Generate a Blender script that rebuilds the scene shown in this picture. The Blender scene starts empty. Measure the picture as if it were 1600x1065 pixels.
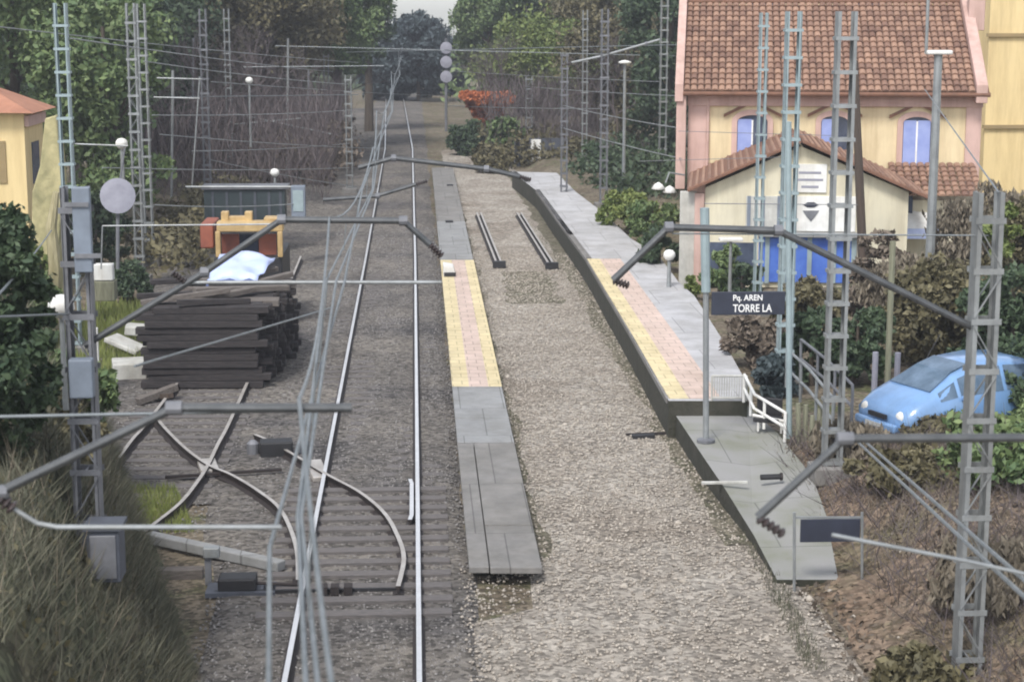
import bpy, math, random
import numpy as np
from mathutils import Vector, Matrix, noise
random.seed(7); RNG = np.random.default_rng(11)
scene = bpy.context.scene
COL = scene.collection
R = math.radians

# ------------------------------------------------------------------ camera
CZ = 8.3; FPX = 2800.0
TH = math.atan(512.5 / FPX); PS = math.atan(155 / FPX * math.cos(TH))
FW = Vector((math.sin(PS) * math.cos(TH), math.cos(PS) * math.cos(TH), -math.sin(TH)))
RT = Vector((math.cos(PS), -math.sin(PS), 0)); UP = RT.cross(FW)
CAM = Vector((0, 0, CZ))
def ray(px, py): return FW * FPX + RT * (px - 800) + UP * (532.5 - py)
def P(px, py, z=0.0):                # photograph pixel -> point at height z
    d = ray(px, py); return CAM + d * ((z - CZ) / d.z)
def Q(px, py, Y):                    # photograph pixel -> point at distance Y
    d = ray(px, py); return CAM + d * (Y / d.y)
cd = bpy.data.cameras.new('camera'); cam = bpy.data.objects.new('camera', cd); COL.objects.link(cam)
cam.matrix_world = Matrix(((RT.x, UP.x, -FW.x, 0), (RT.y, UP.y, -FW.y, 0), (RT.z, UP.z, -FW.z, CZ), (0, 0, 0, 1)))
cd.sensor_width = 36; cd.lens = 36 * FPX / 1600; cd.clip_end = 3000; cd.clip_start = 0.1
cd.dof.use_dof = True; cd.dof.focus_distance = 40; cd.dof.aperture_fstop = 2.6
scene.camera = cam

# ------------------------------------------------------------------ materials
def mat(name, c1, c2=None, scale=4.0, rough=0.8, metal=0.0, bump=0.0, bscale=None, detail=6, spec=0.5, island=False, coords='Object', stretch=None, ramp=(0.35, 0.65), trans=0.0):
    m = bpy.data.materials.new(name); m.use_nodes = True
    nt = m.node_tree; bs = nt.nodes['Principled BSDF']
    bs.inputs['Roughness'].default_value = rough; bs.inputs['Metallic'].default_value = metal
    bs.inputs['Specular IOR Level'].default_value = spec
    c2 = c2 or tuple(x * 0.75 for x in c1)
    rp = nt.nodes.new('ShaderNodeValToRGB')
    rp.color_ramp.elements[0].position = ramp[0]; rp.color_ramp.elements[1].position = ramp[1]
    rp.color_ramp.elements[0].color = (*c1, 1); rp.color_ramp.elements[1].color = (*c2, 1)
    tc = nt.nodes.new('ShaderNodeNewGeometry') if coords == 'World' else nt.nodes.new('ShaderNodeTexCoord')
    out = tc.outputs['Position'] if coords == 'World' else tc.outputs['Object']
    if stretch:
        mp = nt.nodes.new('ShaderNodeMapping'); mp.inputs['Scale'].default_value = stretch
        nt.links.new(out, mp.inputs['Vector']); out = mp.outputs['Vector']
    nz = nt.nodes.new('ShaderNodeTexNoise'); nz.inputs['Scale'].default_value = scale; nz.inputs['Detail'].default_value = detail
    nz.inputs['Roughness'].default_value = 0.65
    nt.links.new(out, nz.inputs['Vector'])
    if island:
        g = nt.nodes.new('ShaderNodeNewGeometry'); mx = nt.nodes.new('ShaderNodeMath'); mx.operation = 'MULTIPLY_ADD'
        nt.links.new(g.outputs['Random Per Island'], mx.inputs[0]); mx.inputs[1].default_value = 0.7
        m2 = nt.nodes.new('ShaderNodeMath'); m2.operation = 'MULTIPLY_ADD'; m2.inputs[1].default_value = 0.9; m2.inputs[2].default_value = -0.3
        nt.links.new(nz.outputs['Fac'], m2.inputs[0]); nt.links.new(m2.outputs[0], mx.inputs[2])
        nt.links.new(mx.outputs[0], rp.inputs[0]); rp.color_ramp.elements[0].position = 0.05; rp.color_ramp.elements[1].position = 0.95
    else:
        nt.links.new(nz.outputs['Fac'], rp.inputs[0])
    nt.links.new(rp.outputs[0], bs.inputs['Base Color'])
    if bump:
        n2 = nt.nodes.new('ShaderNodeTexNoise'); n2.inputs['Scale'].default_value = bscale or scale * 4; n2.inputs['Detail'].default_value = 5
        nt.links.new(out, n2.inputs['Vector'])
        b = nt.nodes.new('ShaderNodeBump'); b.inputs['Strength'].default_value = bump; b.inputs['Distance'].default_value = 0.05
        nt.links.new(n2.outputs['Fac'], b.inputs['Height']); nt.links.new(b.outputs[0], bs.inputs['Normal'])
    if trans:
        bs.inputs['Transmission Weight'].default_value = trans
    return m

def mat3(name, cols, scales, bump=0.6, bscale=30, rough=0.95, spec=0.2):
    """ground-like: three colours mixed by two noises in world space, fine grain on top"""
    m = bpy.data.materials.new(name); m.use_nodes = True
    nt = m.node_tree; bs = nt.nodes['Principled BSDF']; L = nt.links.new
    bs.inputs['Roughness'].default_value = rough; bs.inputs['Specular IOR Level'].default_value = spec
    g = nt.nodes.new('ShaderNodeNewGeometry')
    def nz(s, d=6):
        n = nt.nodes.new('ShaderNodeTexNoise'); n.inputs['Scale'].default_value = s; n.inputs['Detail'].default_value = d; n.inputs['Roughness'].default_value = .7
        L(g.outputs['Position'], n.inputs['Vector']); return n
    def rmp(n, a, b):
        r = nt.nodes.new('ShaderNodeMapRange'); r.inputs['From Min'].default_value = a; r.inputs['From Max'].default_value = b
        L(n.outputs['Fac'], r.inputs['Value']); return r.outputs[0]
    def mix(f, a, b):
        x = nt.nodes.new('ShaderNodeMix'); x.data_type = 'RGBA'; L(f, x.inputs['Factor'])
        for s, v in ((x.inputs['A'], a), (x.inputs['B'], b)):
            if isinstance(v, tuple): s.default_value = (*v, 1)
            else: L(v, s)
        return x.outputs['Result']
    a = mix(rmp(nz(scales[0]), .38, .62), cols[0], cols[1])
    b = mix(rmp(nz(scales[1]), .5, .68), a, cols[2])
    vo = nt.nodes.new('ShaderNodeTexVoronoi'); vo.inputs['Scale'].default_value = scales[2]; L(g.outputs['Position'], vo.inputs['Vector'])
    hs = nt.nodes.new('ShaderNodeSeparateColor'); L(vo.outputs['Color'], hs.inputs[0])
    mr = nt.nodes.new('ShaderNodeMapRange'); mr.inputs['To Min'].default_value = 0.45; mr.inputs['To Max'].default_value = 1.5; L(hs.outputs[0], mr.inputs['Value'])
    ml = nt.nodes.new('ShaderNodeMix'); ml.data_type = 'RGBA'; ml.blend_type = 'MULTIPLY'; ml.inputs['Factor'].default_value = 1
    L(b, ml.inputs['A']); L(mr.outputs[0], ml.inputs['B']); L(ml.outputs['Result'], bs.inputs['Base Color'])
    bp = nt.nodes.new('ShaderNodeBump'); bp.inputs['Strength'].default_value = bump; bp.inputs['Distance'].default_value = 0.06
    n2 = nz(bscale, 4); L(n2.outputs['Fac'], bp.inputs['Height']); L(bp.outputs[0], bs.inputs['Normal'])
    return m

M = {}
M['ground'] = mat3('ground earth', [(.13, .105, .075), (.20, .17, .13), (.10, .115, .05)], (0.35, 0.9, 14))
M['ballast'] = mat3('grey ballast', [(.13, .12, .112), (.20, .182, .162), (.075, .072, .076)], (0.35, 0.2, 13), bump=.9)
M['gravel'] = mat3('tan gravel', [(.31, .275, .235), (.42, .385, .34), (.225, .19, .155)], (0.28, 0.2, 15), bump=.9)
M['bank'] = mat3('grassy bank earth', [(.07, .075, .045), (.09, .08, .055), (.05, .06, .035)], (0.7, 1.6, 9))
M['litter_soil'] = mat3('leaf strewn soil', [(.17, .12, .085), (.235, .18, .135), (.13, .12, .07)], (0.6, 0.5, 12))
M['asphalt'] = mat3('forecourt asphalt', [(.10, .10, .10), (.13, .125, .12), (.085, .085, .08)], (0.6, 0.4, 30))
M['rust'] = mat('rusty steel', (.045, .035, .033), (.028, .024, .025), 8, .75, .3)
M['railtop'] = mat('polished rail head', (.86, .85, .85), (.74, .73, .73), 3, .38, .75)
M['railtop_dull'] = mat('worn rail head', (.56, .53, .5), (.4, .37, .34), 3, .5, .5)
M['sleeper'] = mat('weathered sleeper', (.15, .135, .13), (.085, .08, .08), 5, .9, stretch=(1, 8, 8))
M['creosote'] = mat('creosoted timber', (.045, .038, .038), (.018, .016, .018), 5, .85, stretch=(1, 7, 7), bump=.4)
M['creosote_pale'] = mat('greyed timber', (.17, .15, .135), (.085, .072, .065), 5, .9, stretch=(1, 7, 7), bump=.4)
M['concrete'] = mat('platform concrete', (.50, .50, .52), (.40, .40, .415), 1.6, .75, bump=.15, bscale=60)
M['slab'] = mat('walkway slab', (.25, .24, .23), (.185, .18, .175), 2.2, .8, bump=.2, bscale=50)
M['slab_light'] = mat('pale walkway slab', (.31, .315, .32), (.25, .255, .26), 2, .8, bump=.2, bscale=50)
M['edge_face'] = mat('mossy shaded platform face', (.05, .047, .036), (.026, .028, .018), 2.5, .95, bump=.5)  # moss colour darkened to carry the shadow band along the platform edge
M['yellow_tile'] = mat('yellow tactile paving', (.71, .60, .365), (.63, .54, .34), 2.5, .8)
M['pink_tile'] = mat('pink paving', (.64, .50, .44), (.58, .46, .40), 2.5, .8)
M['galv'] = mat('galvanised steel', (.33, .35, .36), (.22, .235, .245), 2.5, .5, .35)
M['galv_blue'] = mat('pale painted steel', (.32, .40, .42), (.25, .31, .33), 2.5, .55, .2)
M['galv_dark'] = mat('dull grey steel', (.21, .215, .235), (.13, .135, .15), 2.5, .6, .3)
M['tube'] = mat('dark cantilever tube', (.115, .12, .125), (.075, .08, .085), 5, .5, .5)
M['insul'] = mat('brown glazed insulator', (.06, .045, .045), (.035, .03, .03), 5, .25)
M['wire'] = mat('copper wire aged', (.24, .26, .275), (.17, .19, .20), 5, .5, .5)
M['white'] = mat('white paint', (.80, .80, .78), (.68, .68, .66), 3, .6)
M['offwhite'] = mat('dirty white', (.55, .55, .52), (.40, .40, .38), 3, .7)
M['bluegrey'] = mat('blue grey paint', (.19, .225, .28), (.145, .17, .21), 3, .6)
M['lilac'] = mat('lilac grey disc paint', (.30, .30, .355), (.24, .24, .29), 4, .6)
M['cabinet'] = mat('dark cabinet paint', (.08, .09, .115), (.05, .055, .07), 3, .6)
M['navy'] = mat('navy sign enamel', (.030, .036, .058), (.022, .026, .042), 3, .5)
M['letter'] = mat('white sign lettering', (.80, .80, .80), (.76, .76, .76), 3, .6)
M['cream'] = mat('cream render', (.70, .59, .38), (.63, .52, .33), .9, .9, bump=.1)
M['cream_pale'] = mat('pale cream render', (.66, .61, .46), (.58, .54, .42), 1.1, .9, bump=.1)
M['yellow_wall'] = mat('yellow render', (.72, .57, .30), (.66, .52, .28), .5, .9)
M['ledge'] = mat('ochre ledge', (.30, .22, .11), (.25, .19, .1), 2, .9)
M['pink'] = mat('salmon pink render', (.56, .39, .345), (.48, .33, .29), 1.5, .9)
M['tile'] = mat('clay roof tile', (.16, .09, .066), (.35, .215, .15), 1.2, .9, island=True)
M['tile_dark'] = mat('dark clay edge', (.20, .10, .065), (.14, .075, .05), 3, .9)
M['orange_roof'] = mat('orange roof tile', (.40, .19, .12), (.30, .14, .09), 2, .9, bump=.5, bscale=8)
M['shutter_blue'] = mat('blue painted shutter', (.22, .28, .56), (.29, .35, .62), 2.5, .55)
M['bright_blue'] = mat('bright blue door paint', (.055, .13, .50), (.09, .19, .58), 2, .5)
M['glass'] = mat('dark window glass', (.04, .05, .075), (.09, .11, .16), 1.5, .08)
M['carglass'] = mat('car window glass', (.06, .10, .15), (.13, .19, .27), 2.5, .05)
M['car'] = mat('light blue car paint', (.19, .34, .60), (.16, .30, .55), 1.2, .3)
M['car'].node_tree.nodes['Principled BSDF'].inputs['Coat Weight'].default_value = .8
M['rubber'] = mat('tyre rubber', (.022, .022, .024), (.015, .015, .016), 5, .85)
M['rim'] = mat('pale wheel trim', (.62, .58, .57), (.5, .46, .46), 5, .35, .3)
M['machine'] = mat('yellow machine paint', (.58, .42, .20), (.38, .26, .12), 2.5, .5)
M['machine_red'] = mat('rust red paint', (.30, .09, .05), (.2, .06, .04), 2.5, .65)
M['black'] = mat('black steel', (.02, .02, .023), (.014, .014, .016), 3, .6)
M['tarp'] = mat('pale blue tarpaulin', (.40, .49, .80), (.52, .59, .84), 1.5, .5, bump=.3, bscale=6)
M['tarp_dark'] = mat('blue tarpaulin hem', (.07, .11, .28), (.05, .08, .2), 2, .6)
M['wood'] = mat('dark wooden pole', (.085, .062, .048), (.055, .042, .035), 3, .9, stretch=(6, 6, .6))
M['post_wood'] = mat('greenish grey timber', (.24, .24, .17), (.15, .15, .10), 3, .9, stretch=(6, 6, .6))
M['bark'] = mat('bark', (.11, .088, .068), (.065, .053, .042), 3, .95, stretch=(4, 4, .6), bump=.6)
M['bark_pale'] = mat('pale lichen bark', (.42, .37, .23), (.27, .24, .13), 2, .95, stretch=(4, 4, .6), bump=.6)
M['twig'] = mat('grey mauve twig', (.125, .105, .11), (.075, .06, .06), 2, .95, island=True)
M['leaf_green'] = mat('mid green leaf', (.042, .085, .028), (.16, .21, .08), .5, .65, island=True, coords='World')
M['leaf_dark'] = mat('dark evergreen leaf', (.02, .042, .02), (.065, .098, .046), .5, .65, island=True, coords='World')
M['leaf_bright'] = mat('yellow green leaf', (.075, .12, .025), (.18, .21, .06), .7, .65, island=True, coords='World')
M['leaf_olive'] = mat('olive brown leaf', (.055, .05, .025), (.16, .14, .072), .6, .7, island=True, coords='World')
M['leaf_blue'] = mat('blue green needle', (.028, .045, .048), (.055, .075, .085), .5, .7, island=True, coords='World')
M['leaf_rust'] = mat('rust orange leaf', (.36, .10, .035), (.52, .18, .075), .9, .7, island=True, coords='World')
M['leaf_brown'] = mat('dry brown leaf', (.072, .058, .045), (.19, .152, .118), .9, .8, island=True, coords='World')
M['leaf_grey'] = mat('grey dead frond', (.085, .072, .052), (.235, .20, .15), .8, .8, island=True, coords='World')
M['grass'] = mat('long grass blade', (.06, .066, .042), (.15, .143, .10), .6, .8, island=True, coords='World')
M['grass_fresh'] = mat('fresh grass blade', (.13, .17, .04), (.24, .26, .08), .9, .7, island=True, coords='World')
M['stone'] = mat('gravel stone', (.47, .425, .37), (.25, .218, .182), 2, .9, island=True, coords='World')
M['stone_grey'] = mat('ballast stone', (.28, .265, .255), (.10, .095, .095), 2, .9, island=True, coords='World')

def paved(m, bw, bh, dark=.72, mortar=.012):
    nt = m.node_tree; bs = nt.nodes['Principled BSDF']; src = bs.inputs['Base Color'].links[0].from_socket
    g = nt.nodes.new('ShaderNodeNewGeometry'); br = nt.nodes.new('ShaderNodeTexBrick')
    br.inputs['Scale'].default_value = 1; br.inputs['Brick Width'].default_value = bw; br.inputs['Row Height'].default_value = bh; br.inputs['Mortar Size'].default_value = mortar
    br.inputs['Color1'].default_value = (1, 1, 1, 1); br.inputs['Color2'].default_value = (.92, .92, .92, 1); br.inputs['Mortar'].default_value = (dark * .75,) * 3 + (1,)
    nt.links.new(g.outputs['Position'], br.inputs['Vector'])
    nz = nt.nodes.new('ShaderNodeTexNoise'); nz.inputs['Scale'].default_value = .9; nz.inputs['Detail'].default_value = 8; nz.inputs['Roughness'].default_value = .75; nt.links.new(g.outputs['Position'], nz.inputs['Vector'])
    rp = nt.nodes.new('ShaderNodeValToRGB'); rp.color_ramp.elements[0].position = .36; rp.color_ramp.elements[1].position = .6
    rp.color_ramp.elements[0].color = (.76, .75, .72, 1); rp.color_ramp.elements[1].color = (1, 1, 1, 1); nt.links.new(nz.outputs['Fac'], rp.inputs[0])
    for c in (br.outputs['Color'], rp.outputs[0]):
        x = nt.nodes.new('ShaderNodeMix'); x.data_type = 'RGBA'; x.blend_type = 'MULTIPLY'; x.inputs['Factor'].default_value = 1
        nt.links.new(src, x.inputs['A']); nt.links.new(c, x.inputs['B']); src = x.outputs['Result']
    nt.links.new(src, bs.inputs['Base Color'])
for k, a, b in (('yellow_tile', .4, .4), ('pink_tile', .4, .4), ('concrete', 1.6, 2.2), ('slab', .9, 3), ('slab_light', .9, 2.4)): paved(M[k], a, b, .8 if 'tile' in k else .72)
def streaked(m, amt=.7, sx=2.2, sz=.25):   # rain streaks and grime down a rendered wall
    nt = m.node_tree; bs = nt.nodes['Principled BSDF']; src = bs.inputs['Base Color'].links[0].from_socket
    g = nt.nodes.new('ShaderNodeNewGeometry'); mp = nt.nodes.new('ShaderNodeMapping'); mp.inputs['Scale'].default_value = (sx, sx, sz); nt.links.new(g.outputs['Position'], mp.inputs['Vector'])
    nz = nt.nodes.new('ShaderNodeTexNoise'); nz.inputs['Scale'].default_value = 1; nz.inputs['Detail'].default_value = 8; nz.inputs['Roughness'].default_value = .7; nt.links.new(mp.outputs[0], nz.inputs['Vector'])
    rp = nt.nodes.new('ShaderNodeValToRGB'); rp.color_ramp.elements[0].position = .35; rp.color_ramp.elements[1].position = .58
    rp.color_ramp.elements[0].color = (amt, amt * .97, amt * .93, 1); rp.color_ramp.elements[1].color = (1, 1, 1, 1); nt.links.new(nz.outputs['Fac'], rp.inputs[0])
    x = nt.nodes.new('ShaderNodeMix'); x.data_type = 'RGBA'; x.blend_type = 'MULTIPLY'; x.inputs['Factor'].default_value = 1
    nt.links.new(src, x.inputs['A']); nt.links.new(rp.outputs[0], x.inputs['B']); nt.links.new(x.outputs['Result'], bs.inputs['Base Color'])
for k in ('cream', 'cream_pale', 'yellow_wall', 'pink', 'offwhite', 'white', 'galv', 'car', 'machine'): streaked(M[k], .78 if k != 'car' else .85)
M['concrete_worn'] = mat('worn mossy concrete', (.36, .36, .37), (.20, .205, .165), .9, .85, bump=.3, bscale=40); paved(M['concrete_worn'], 1.6, 2.2)
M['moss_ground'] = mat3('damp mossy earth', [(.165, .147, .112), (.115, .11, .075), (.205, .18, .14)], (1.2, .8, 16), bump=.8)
# ------------------------------------------------------------------ mesh helpers
ORG = {}
def tag(o, label=None, cat=None, group=None, kind=None):
    if label: o['label'] = label
    if cat: o['category'] = cat
    if group: o['group'] = group
    if kind: o['kind'] = kind
    return o
def thing(name, label, cat, loc, group=None):
    o = bpy.data.objects.new(name, None); COL.objects.link(o); o.location = Vector(loc); o.empty_display_size = .2
    ORG[o] = Vector(loc); return tag(o, label, cat, group)
class MB:
    def __init__(s): s.v = []; s.f = []; s.m = []; s.cur = 0
    def add(s, vs, fs):
        b = len(s.v); s.v += [Vector(v) for v in vs]
        for f in fs: s.f.append([b + i for i in f]); s.m.append(s.cur)
        return s
    def box(s, c, d, rz=0.0, rx=0.0, ry=0.0):
        x, y, z = (k / 2 for k in d); c = Vector(c)
        mt = Matrix.Rotation(rz, 3, 'Z') @ Matrix.Rotation(ry, 3, 'Y') @ Matrix.Rotation(rx, 3, 'X')
        vs = [c + mt @ Vector((a * x, b * y, e * z)) for e in (-1, 1) for a, b in ((-1, -1), (1, -1), (1, 1), (-1, 1))]
        return s.add(vs, [(3, 2, 1, 0), (4, 5, 6, 7), (0, 1, 5, 4), (1, 2, 6, 5), (2, 3, 7, 6), (3, 0, 4, 7)])
    def bb(s, a, b):   # box from two corners
        return s.box([(a[i] + b[i]) / 2 for i in range(3)], [abs(b[i] - a[i]) for i in range(3)])
    def beam(s, p, q, w, h=None):
        p = Vector(p); q = Vector(q); h = h or w; d = (q - p).normalized()
        u = d.cross(Vector((0, 0, 1))); u = u.normalized() if u.length > 1e-4 else Vector((1, 0, 0)); t = u.cross(d)
        vs = [e + u * (a * w / 2) + t * (b * h / 2) for e in (p, q) for a, b in ((-1, -1), (1, -1), (1, 1), (-1, 1))]
        return s.add(vs, [(3, 2, 1, 0), (4, 5, 6, 7), (0, 1, 5, 4), (1, 2, 6, 5), (2, 3, 7, 6), (3, 0, 4, 7)])
    def tube(s, pts, r, n=8, cap=True):
        pts = [Vector(p) for p in pts]; rs = r if isinstance(r, (list, tuple)) else [r] * len(pts)
        vs = []; k = len(pts); u0 = None
        for i, p in enumerate(pts):
            d = (pts[min(i + 1, k - 1)] - pts[max(i - 1, 0)]).normalized()
            if u0 is None:
                u = d.cross(Vector((0, 0, 1))); u = u.normalized() if u.length > 1e-3 else Vector((1, 0, 0))
            else:
                u = (u0 - d * u0.dot(d)); u = u.normalized() if u.length > 1e-5 else Vector((1, 0, 0))
            u0 = u; t = d.cross(u)
            vs += [p + (u * math.cos(2 * math.pi * j / n) + t * math.sin(2 * math.pi * j / n)) * rs[i] for j in range(n)]
        fs = [(i * n + j, i * n + (j + 1) % n, (i + 1) * n + (j + 1) % n, (i + 1) * n + j) for i in range(k - 1) for j in range(n)]
        if cap: fs += [tuple(reversed(range(n))), tuple((k - 1) * n + j for j in range(n))]
        return s.add(vs, fs)
    def lathe(s, prof, c, n=14, axis=(0, 0, 1)):
        c = Vector(c); ax = Vector(axis).normalized(); q = Vector((0, 0, 1)).rotation_difference(ax)
        vs = [c + q @ Vector((r * math.cos(2 * math.pi * j / n), r * math.sin(2 * math.pi * j / n), z)) for r, z in prof for j in range(n)]
        k = len(prof)
        fs = [(i * n + j, i * n + (j + 1) % n, (i + 1) * n + (j + 1) % n, (i + 1) * n + j) for i in range(k - 1) for j in range(n)]
        fs += [tuple(reversed(range(n))), tuple((k - 1) * n + j for j in range(n))]
        return s.add(vs, fs)
    def prism(s, poly, off):
        n = len(poly); a = [Vector(p) for p in poly]; b = [p + Vector(off) for p in a]
        return s.add(a + b, [tuple(reversed(range(n))), tuple(range(n, 2 * n))] + [(i, (i + 1) % n, n + (i + 1) % n, n + i) for i in range(n)])
    def build(s, name, m, parent=None, loc=None, smooth=False, bevel=0.0, **kw):
        me = bpy.data.meshes.new(name)
        root = parent
        o_ = Vector(loc) if loc is not None else (ORG.get(parent, Vector((0, 0, 0))) if parent is not None else Vector((0, 0, 0)))
        me.from_pydata([v - o_ for v in s.v], [], s.f)
        ms = m if isinstance(m, list) else [m]
        for x in ms: me.materials.append(M[x] if isinstance(x, str) else x)
        if len(ms) > 1: me.polygons.foreach_set('material_index', s.m)
        import bmesh
        bm = bmesh.new(); bm.from_mesh(me); bmesh.ops.recalc_face_normals(bm, faces=bm.faces); bm.to_mesh(me); bm.free()
        if smooth: me.polygons.foreach_set('use_smooth', [True] * len(me.polygons))
        o = bpy.data.objects.new(name, me); COL.objects.link(o)
        if parent is not None: o.parent = parent; ORG[o] = o_
        else: o.location = o_; ORG[o] = o_
        if bevel:
            bv = o.modifiers.new('bevel', 'BEVEL'); bv.width = bevel; bv.segments = 2; bv.limit_method = 'ANGLE'
        return tag(o, kw.get('label'), kw.get('cat'), kw.get('group'), kw.get('kind'))
def np_mesh(name, verts, k, m, parent=None, loc=None, **kw):
    """verts: (N*k,3) array, faces of k consecutive vertices"""
    o_ = Vector(loc) if loc is not None else ORG.get(parent, Vector((0, 0, 0)))
    verts = np.asarray(verts, dtype=np.float32) - np.array(o_, dtype=np.float32)
    n = len(verts) // k
    me = bpy.data.meshes.new(name); me.vertices.add(len(verts)); me.vertices.foreach_set('co', verts.ravel())
    me.loops.add(n * k); me.loops.foreach_set('vertex_index', np.arange(n * k, dtype=np.int32))
    me.polygons.add(n); me.polygons.foreach_set('loop_start', np.arange(0, n * k, k, dtype=np.int32))
    me.update(calc_edges=True); me.materials.append(M[m])
    o = bpy.data.objects.new(name, me); COL.objects.link(o)
    if parent is not None: o.parent = parent; ORG[o] = o_
    else: o.location = o_
    return tag(o, kw.get('label'), kw.get('cat'), kw.get('group'), kw.get('kind'))
def unit(n):
    a = RNG.normal(size=(n, 3)); return a / np.linalg.norm(a, axis=1, keepdims=True)
def leaf_quads(pts, size, aspect=.55, droop=None):
    n = len(pts); a = unit(n); b = unit(n)
    if droop is not None: a = a * (1 - droop) + np.array([0, 0, -1.]) * droop; a /= np.linalg.norm(a, axis=1, keepdims=True)
    b = np.cross(a, b); b /= np.linalg.norm(b, axis=1, keepdims=True) + 1e-9
    s = (size * RNG.uniform(.4, 1.7, n))[:, None]
    v = np.stack([pts - a * s, pts + b * s * aspect, pts + a * s, pts - b * s * aspect], 1)
    return v.reshape(-1, 3)
def clumps(centres, rad, n):
    c = np.repeat(np.asarray(centres), n, 0); r = np.repeat(np.asarray(rad), n)[:, None]
    return c + np.clip(RNG.normal(size=(len(c), 3)), -1.7, 1.7) * r * .5 * np.array([1, 1, .75])
def ellip(n, c, r, lo=.35):
    u = unit(n) * RNG.uniform(lo ** 3, 1, (n, 1)) ** (1 / 3); return np.array(c) + u * np.array(r)

# ------------------------------------------------------------------ terrain
def sm(a, b, x):
    t = min(1, max(0, (x - a) / (b - a))); return t * t * (3 - 2 * t)
def bank_edge(Y): return -2.95 - (Y - 21.5) * .2435 if Y > 21.5 else -2.95 + (21.5 - Y) * .13
def gz(X, Y):
    z = 0.0
    d = bank_edge(Y) - X
    if d > 0 and Y < 40:
        z = max(z, min(3.1, d * 2.0 + .25 * noise.noise((X * .9, Y * .9, 0)) * min(1, d)) * (1 - sm(33, 39, Y)))
    if X > 5.5:
        rise = sm(5.6, 9.2, X) * 1.0
        far = .5 * sm(5.9, 7.0, X) + .15 * sm(8, 14, X)
        w = sm(27, 33, Y); z = rise * (1 - w) + far * w
        if Y < 33: z += .13 * noise.noise((X * .7, Y * .7, 3)) * sm(5.6, 7, X)
    if X < -9: z = max(z, .5 * sm(-9, -14, X))
    if X < -1 and Y > 36: z += .03 * noise.noise((X * .5, Y * .5, 1))
    return z
def sheet(name, xs, ys, m, dz=0.0, mask=None, **kw):
    mb = MB(); nx = len(xs)
    vs = [(x, y, gz(x, y) + dz + .02 * noise.noise((x * 2, y * 2, 5))) for y in ys for x in xs]
    fs = []
    for j in range(len(ys) - 1):
        for i in range(nx - 1):
            if mask is None or mask((xs[i] + xs[i + 1]) / 2, (ys[j] + ys[j + 1]) / 2): fs.append((j * nx + i, j * nx + i + 1, (j + 1) * nx + i + 1, (j + 1) * nx + i))
    mb.add(vs, fs); return mb.build(name, m, smooth=True, kind='structure', **kw)
def lin(a, b, n): return [a + (b - a) * i / (n - 1) for i in range(n)]
xs = lin(-150, -16, 14) + lin(-15, 15, 121) + lin(17, 150, 14)
ys = lin(-20, 8, 8) + lin(9, 60, 103) + lin(63, 140, 24) + lin(160, 400, 9)
sheet('ground', xs, ys, 'ground', -.02)
def strip(name, left, right, ya, yb, m, dz, n=160, k=14):
    mb = MB(); vs = []
    for y in lin(ya, yb, n):
        a, b = left(y), right(y)
        a += .12 * noise.noise((y * .8, 1.3, 0)); b += .12 * noise.noise((y * .8, 7.7, 0))
        for i in range(k):
            x = a + (b - a) * i / (k - 1); e = 1 if 0 < i < k - 1 else 0
            vs.append((x, y, gz(x, y) + dz * e - .03 * (1 - e) + .018 * noise.noise((x * 3, y * 3, 2)) * e))
    mb.add(vs, [(j * k + i, j * k + i + 1, (j + 1) * k + i + 1, (j + 1) * k + i) for j in range(n - 1) for i in range(k - 1)])
    return mb.build(name, m, smooth=True, kind='structure')
strip('ballast_bed', lambda y: -2.9 - .8 * sm(24, 30, y), lambda y: .85, 6, 300, 'ballast', .03)
strip('gravel_bed', lambda y: .55 if y < 24 else 1.6, lambda y: 5.75 - .25 * sm(22, 30, y), 6, 110, 'gravel', .035)
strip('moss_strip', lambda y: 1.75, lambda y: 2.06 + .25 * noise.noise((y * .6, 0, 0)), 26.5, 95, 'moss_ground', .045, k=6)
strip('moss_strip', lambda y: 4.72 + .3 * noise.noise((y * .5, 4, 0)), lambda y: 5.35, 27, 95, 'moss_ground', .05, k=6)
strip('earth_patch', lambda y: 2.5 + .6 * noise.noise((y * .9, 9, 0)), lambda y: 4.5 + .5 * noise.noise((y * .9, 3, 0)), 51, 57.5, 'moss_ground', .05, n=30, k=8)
strip('leaf_strewn_verge', lambda y: 5.7, lambda y: 16, 8, 32.5, 'litter_soil', .04)
strip('grassy_bank', lambda y: bank_edge(y) - 6, lambda y: bank_edge(y) + .25, 8, 39, 'bank', .05, k=30)
strip('siding_bed', lambda y: -8.2, lambda y: -3.2, 30, 160, 'ballast', .015)

# hills behind the woods, low over the line so that the sky shows down the cutting
mb = MB(); vs = []; hx = lin(-260, 260, 53); hy = [190, 205, 225, 260, 330]
for j, y in enumerate(hy):
    for x in hx:
        h = (0, 7, 13, 19, 24)[j] * (1 - math.exp(-((x - 2) / 26) ** 2)) * (1 + .3 * noise.noise((x * .03, y * .03, 0)))
        vs.append((x, y, h - .3))
mb.add(vs, [(j * 53 + i, j * 53 + i + 1, (j + 1) * 53 + i + 1, (j + 1) * 53 + i) for j in range(4) for i in range(52)])
M['hill'] = mat3('wooded hillside', [(.03, .05, .022), (.06, .075, .035), (.07, .06, .04)], (.08, .2, .6), bump=1, bscale=1)
mb.build('hills', 'hill', kind='structure', smooth=True)

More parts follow.
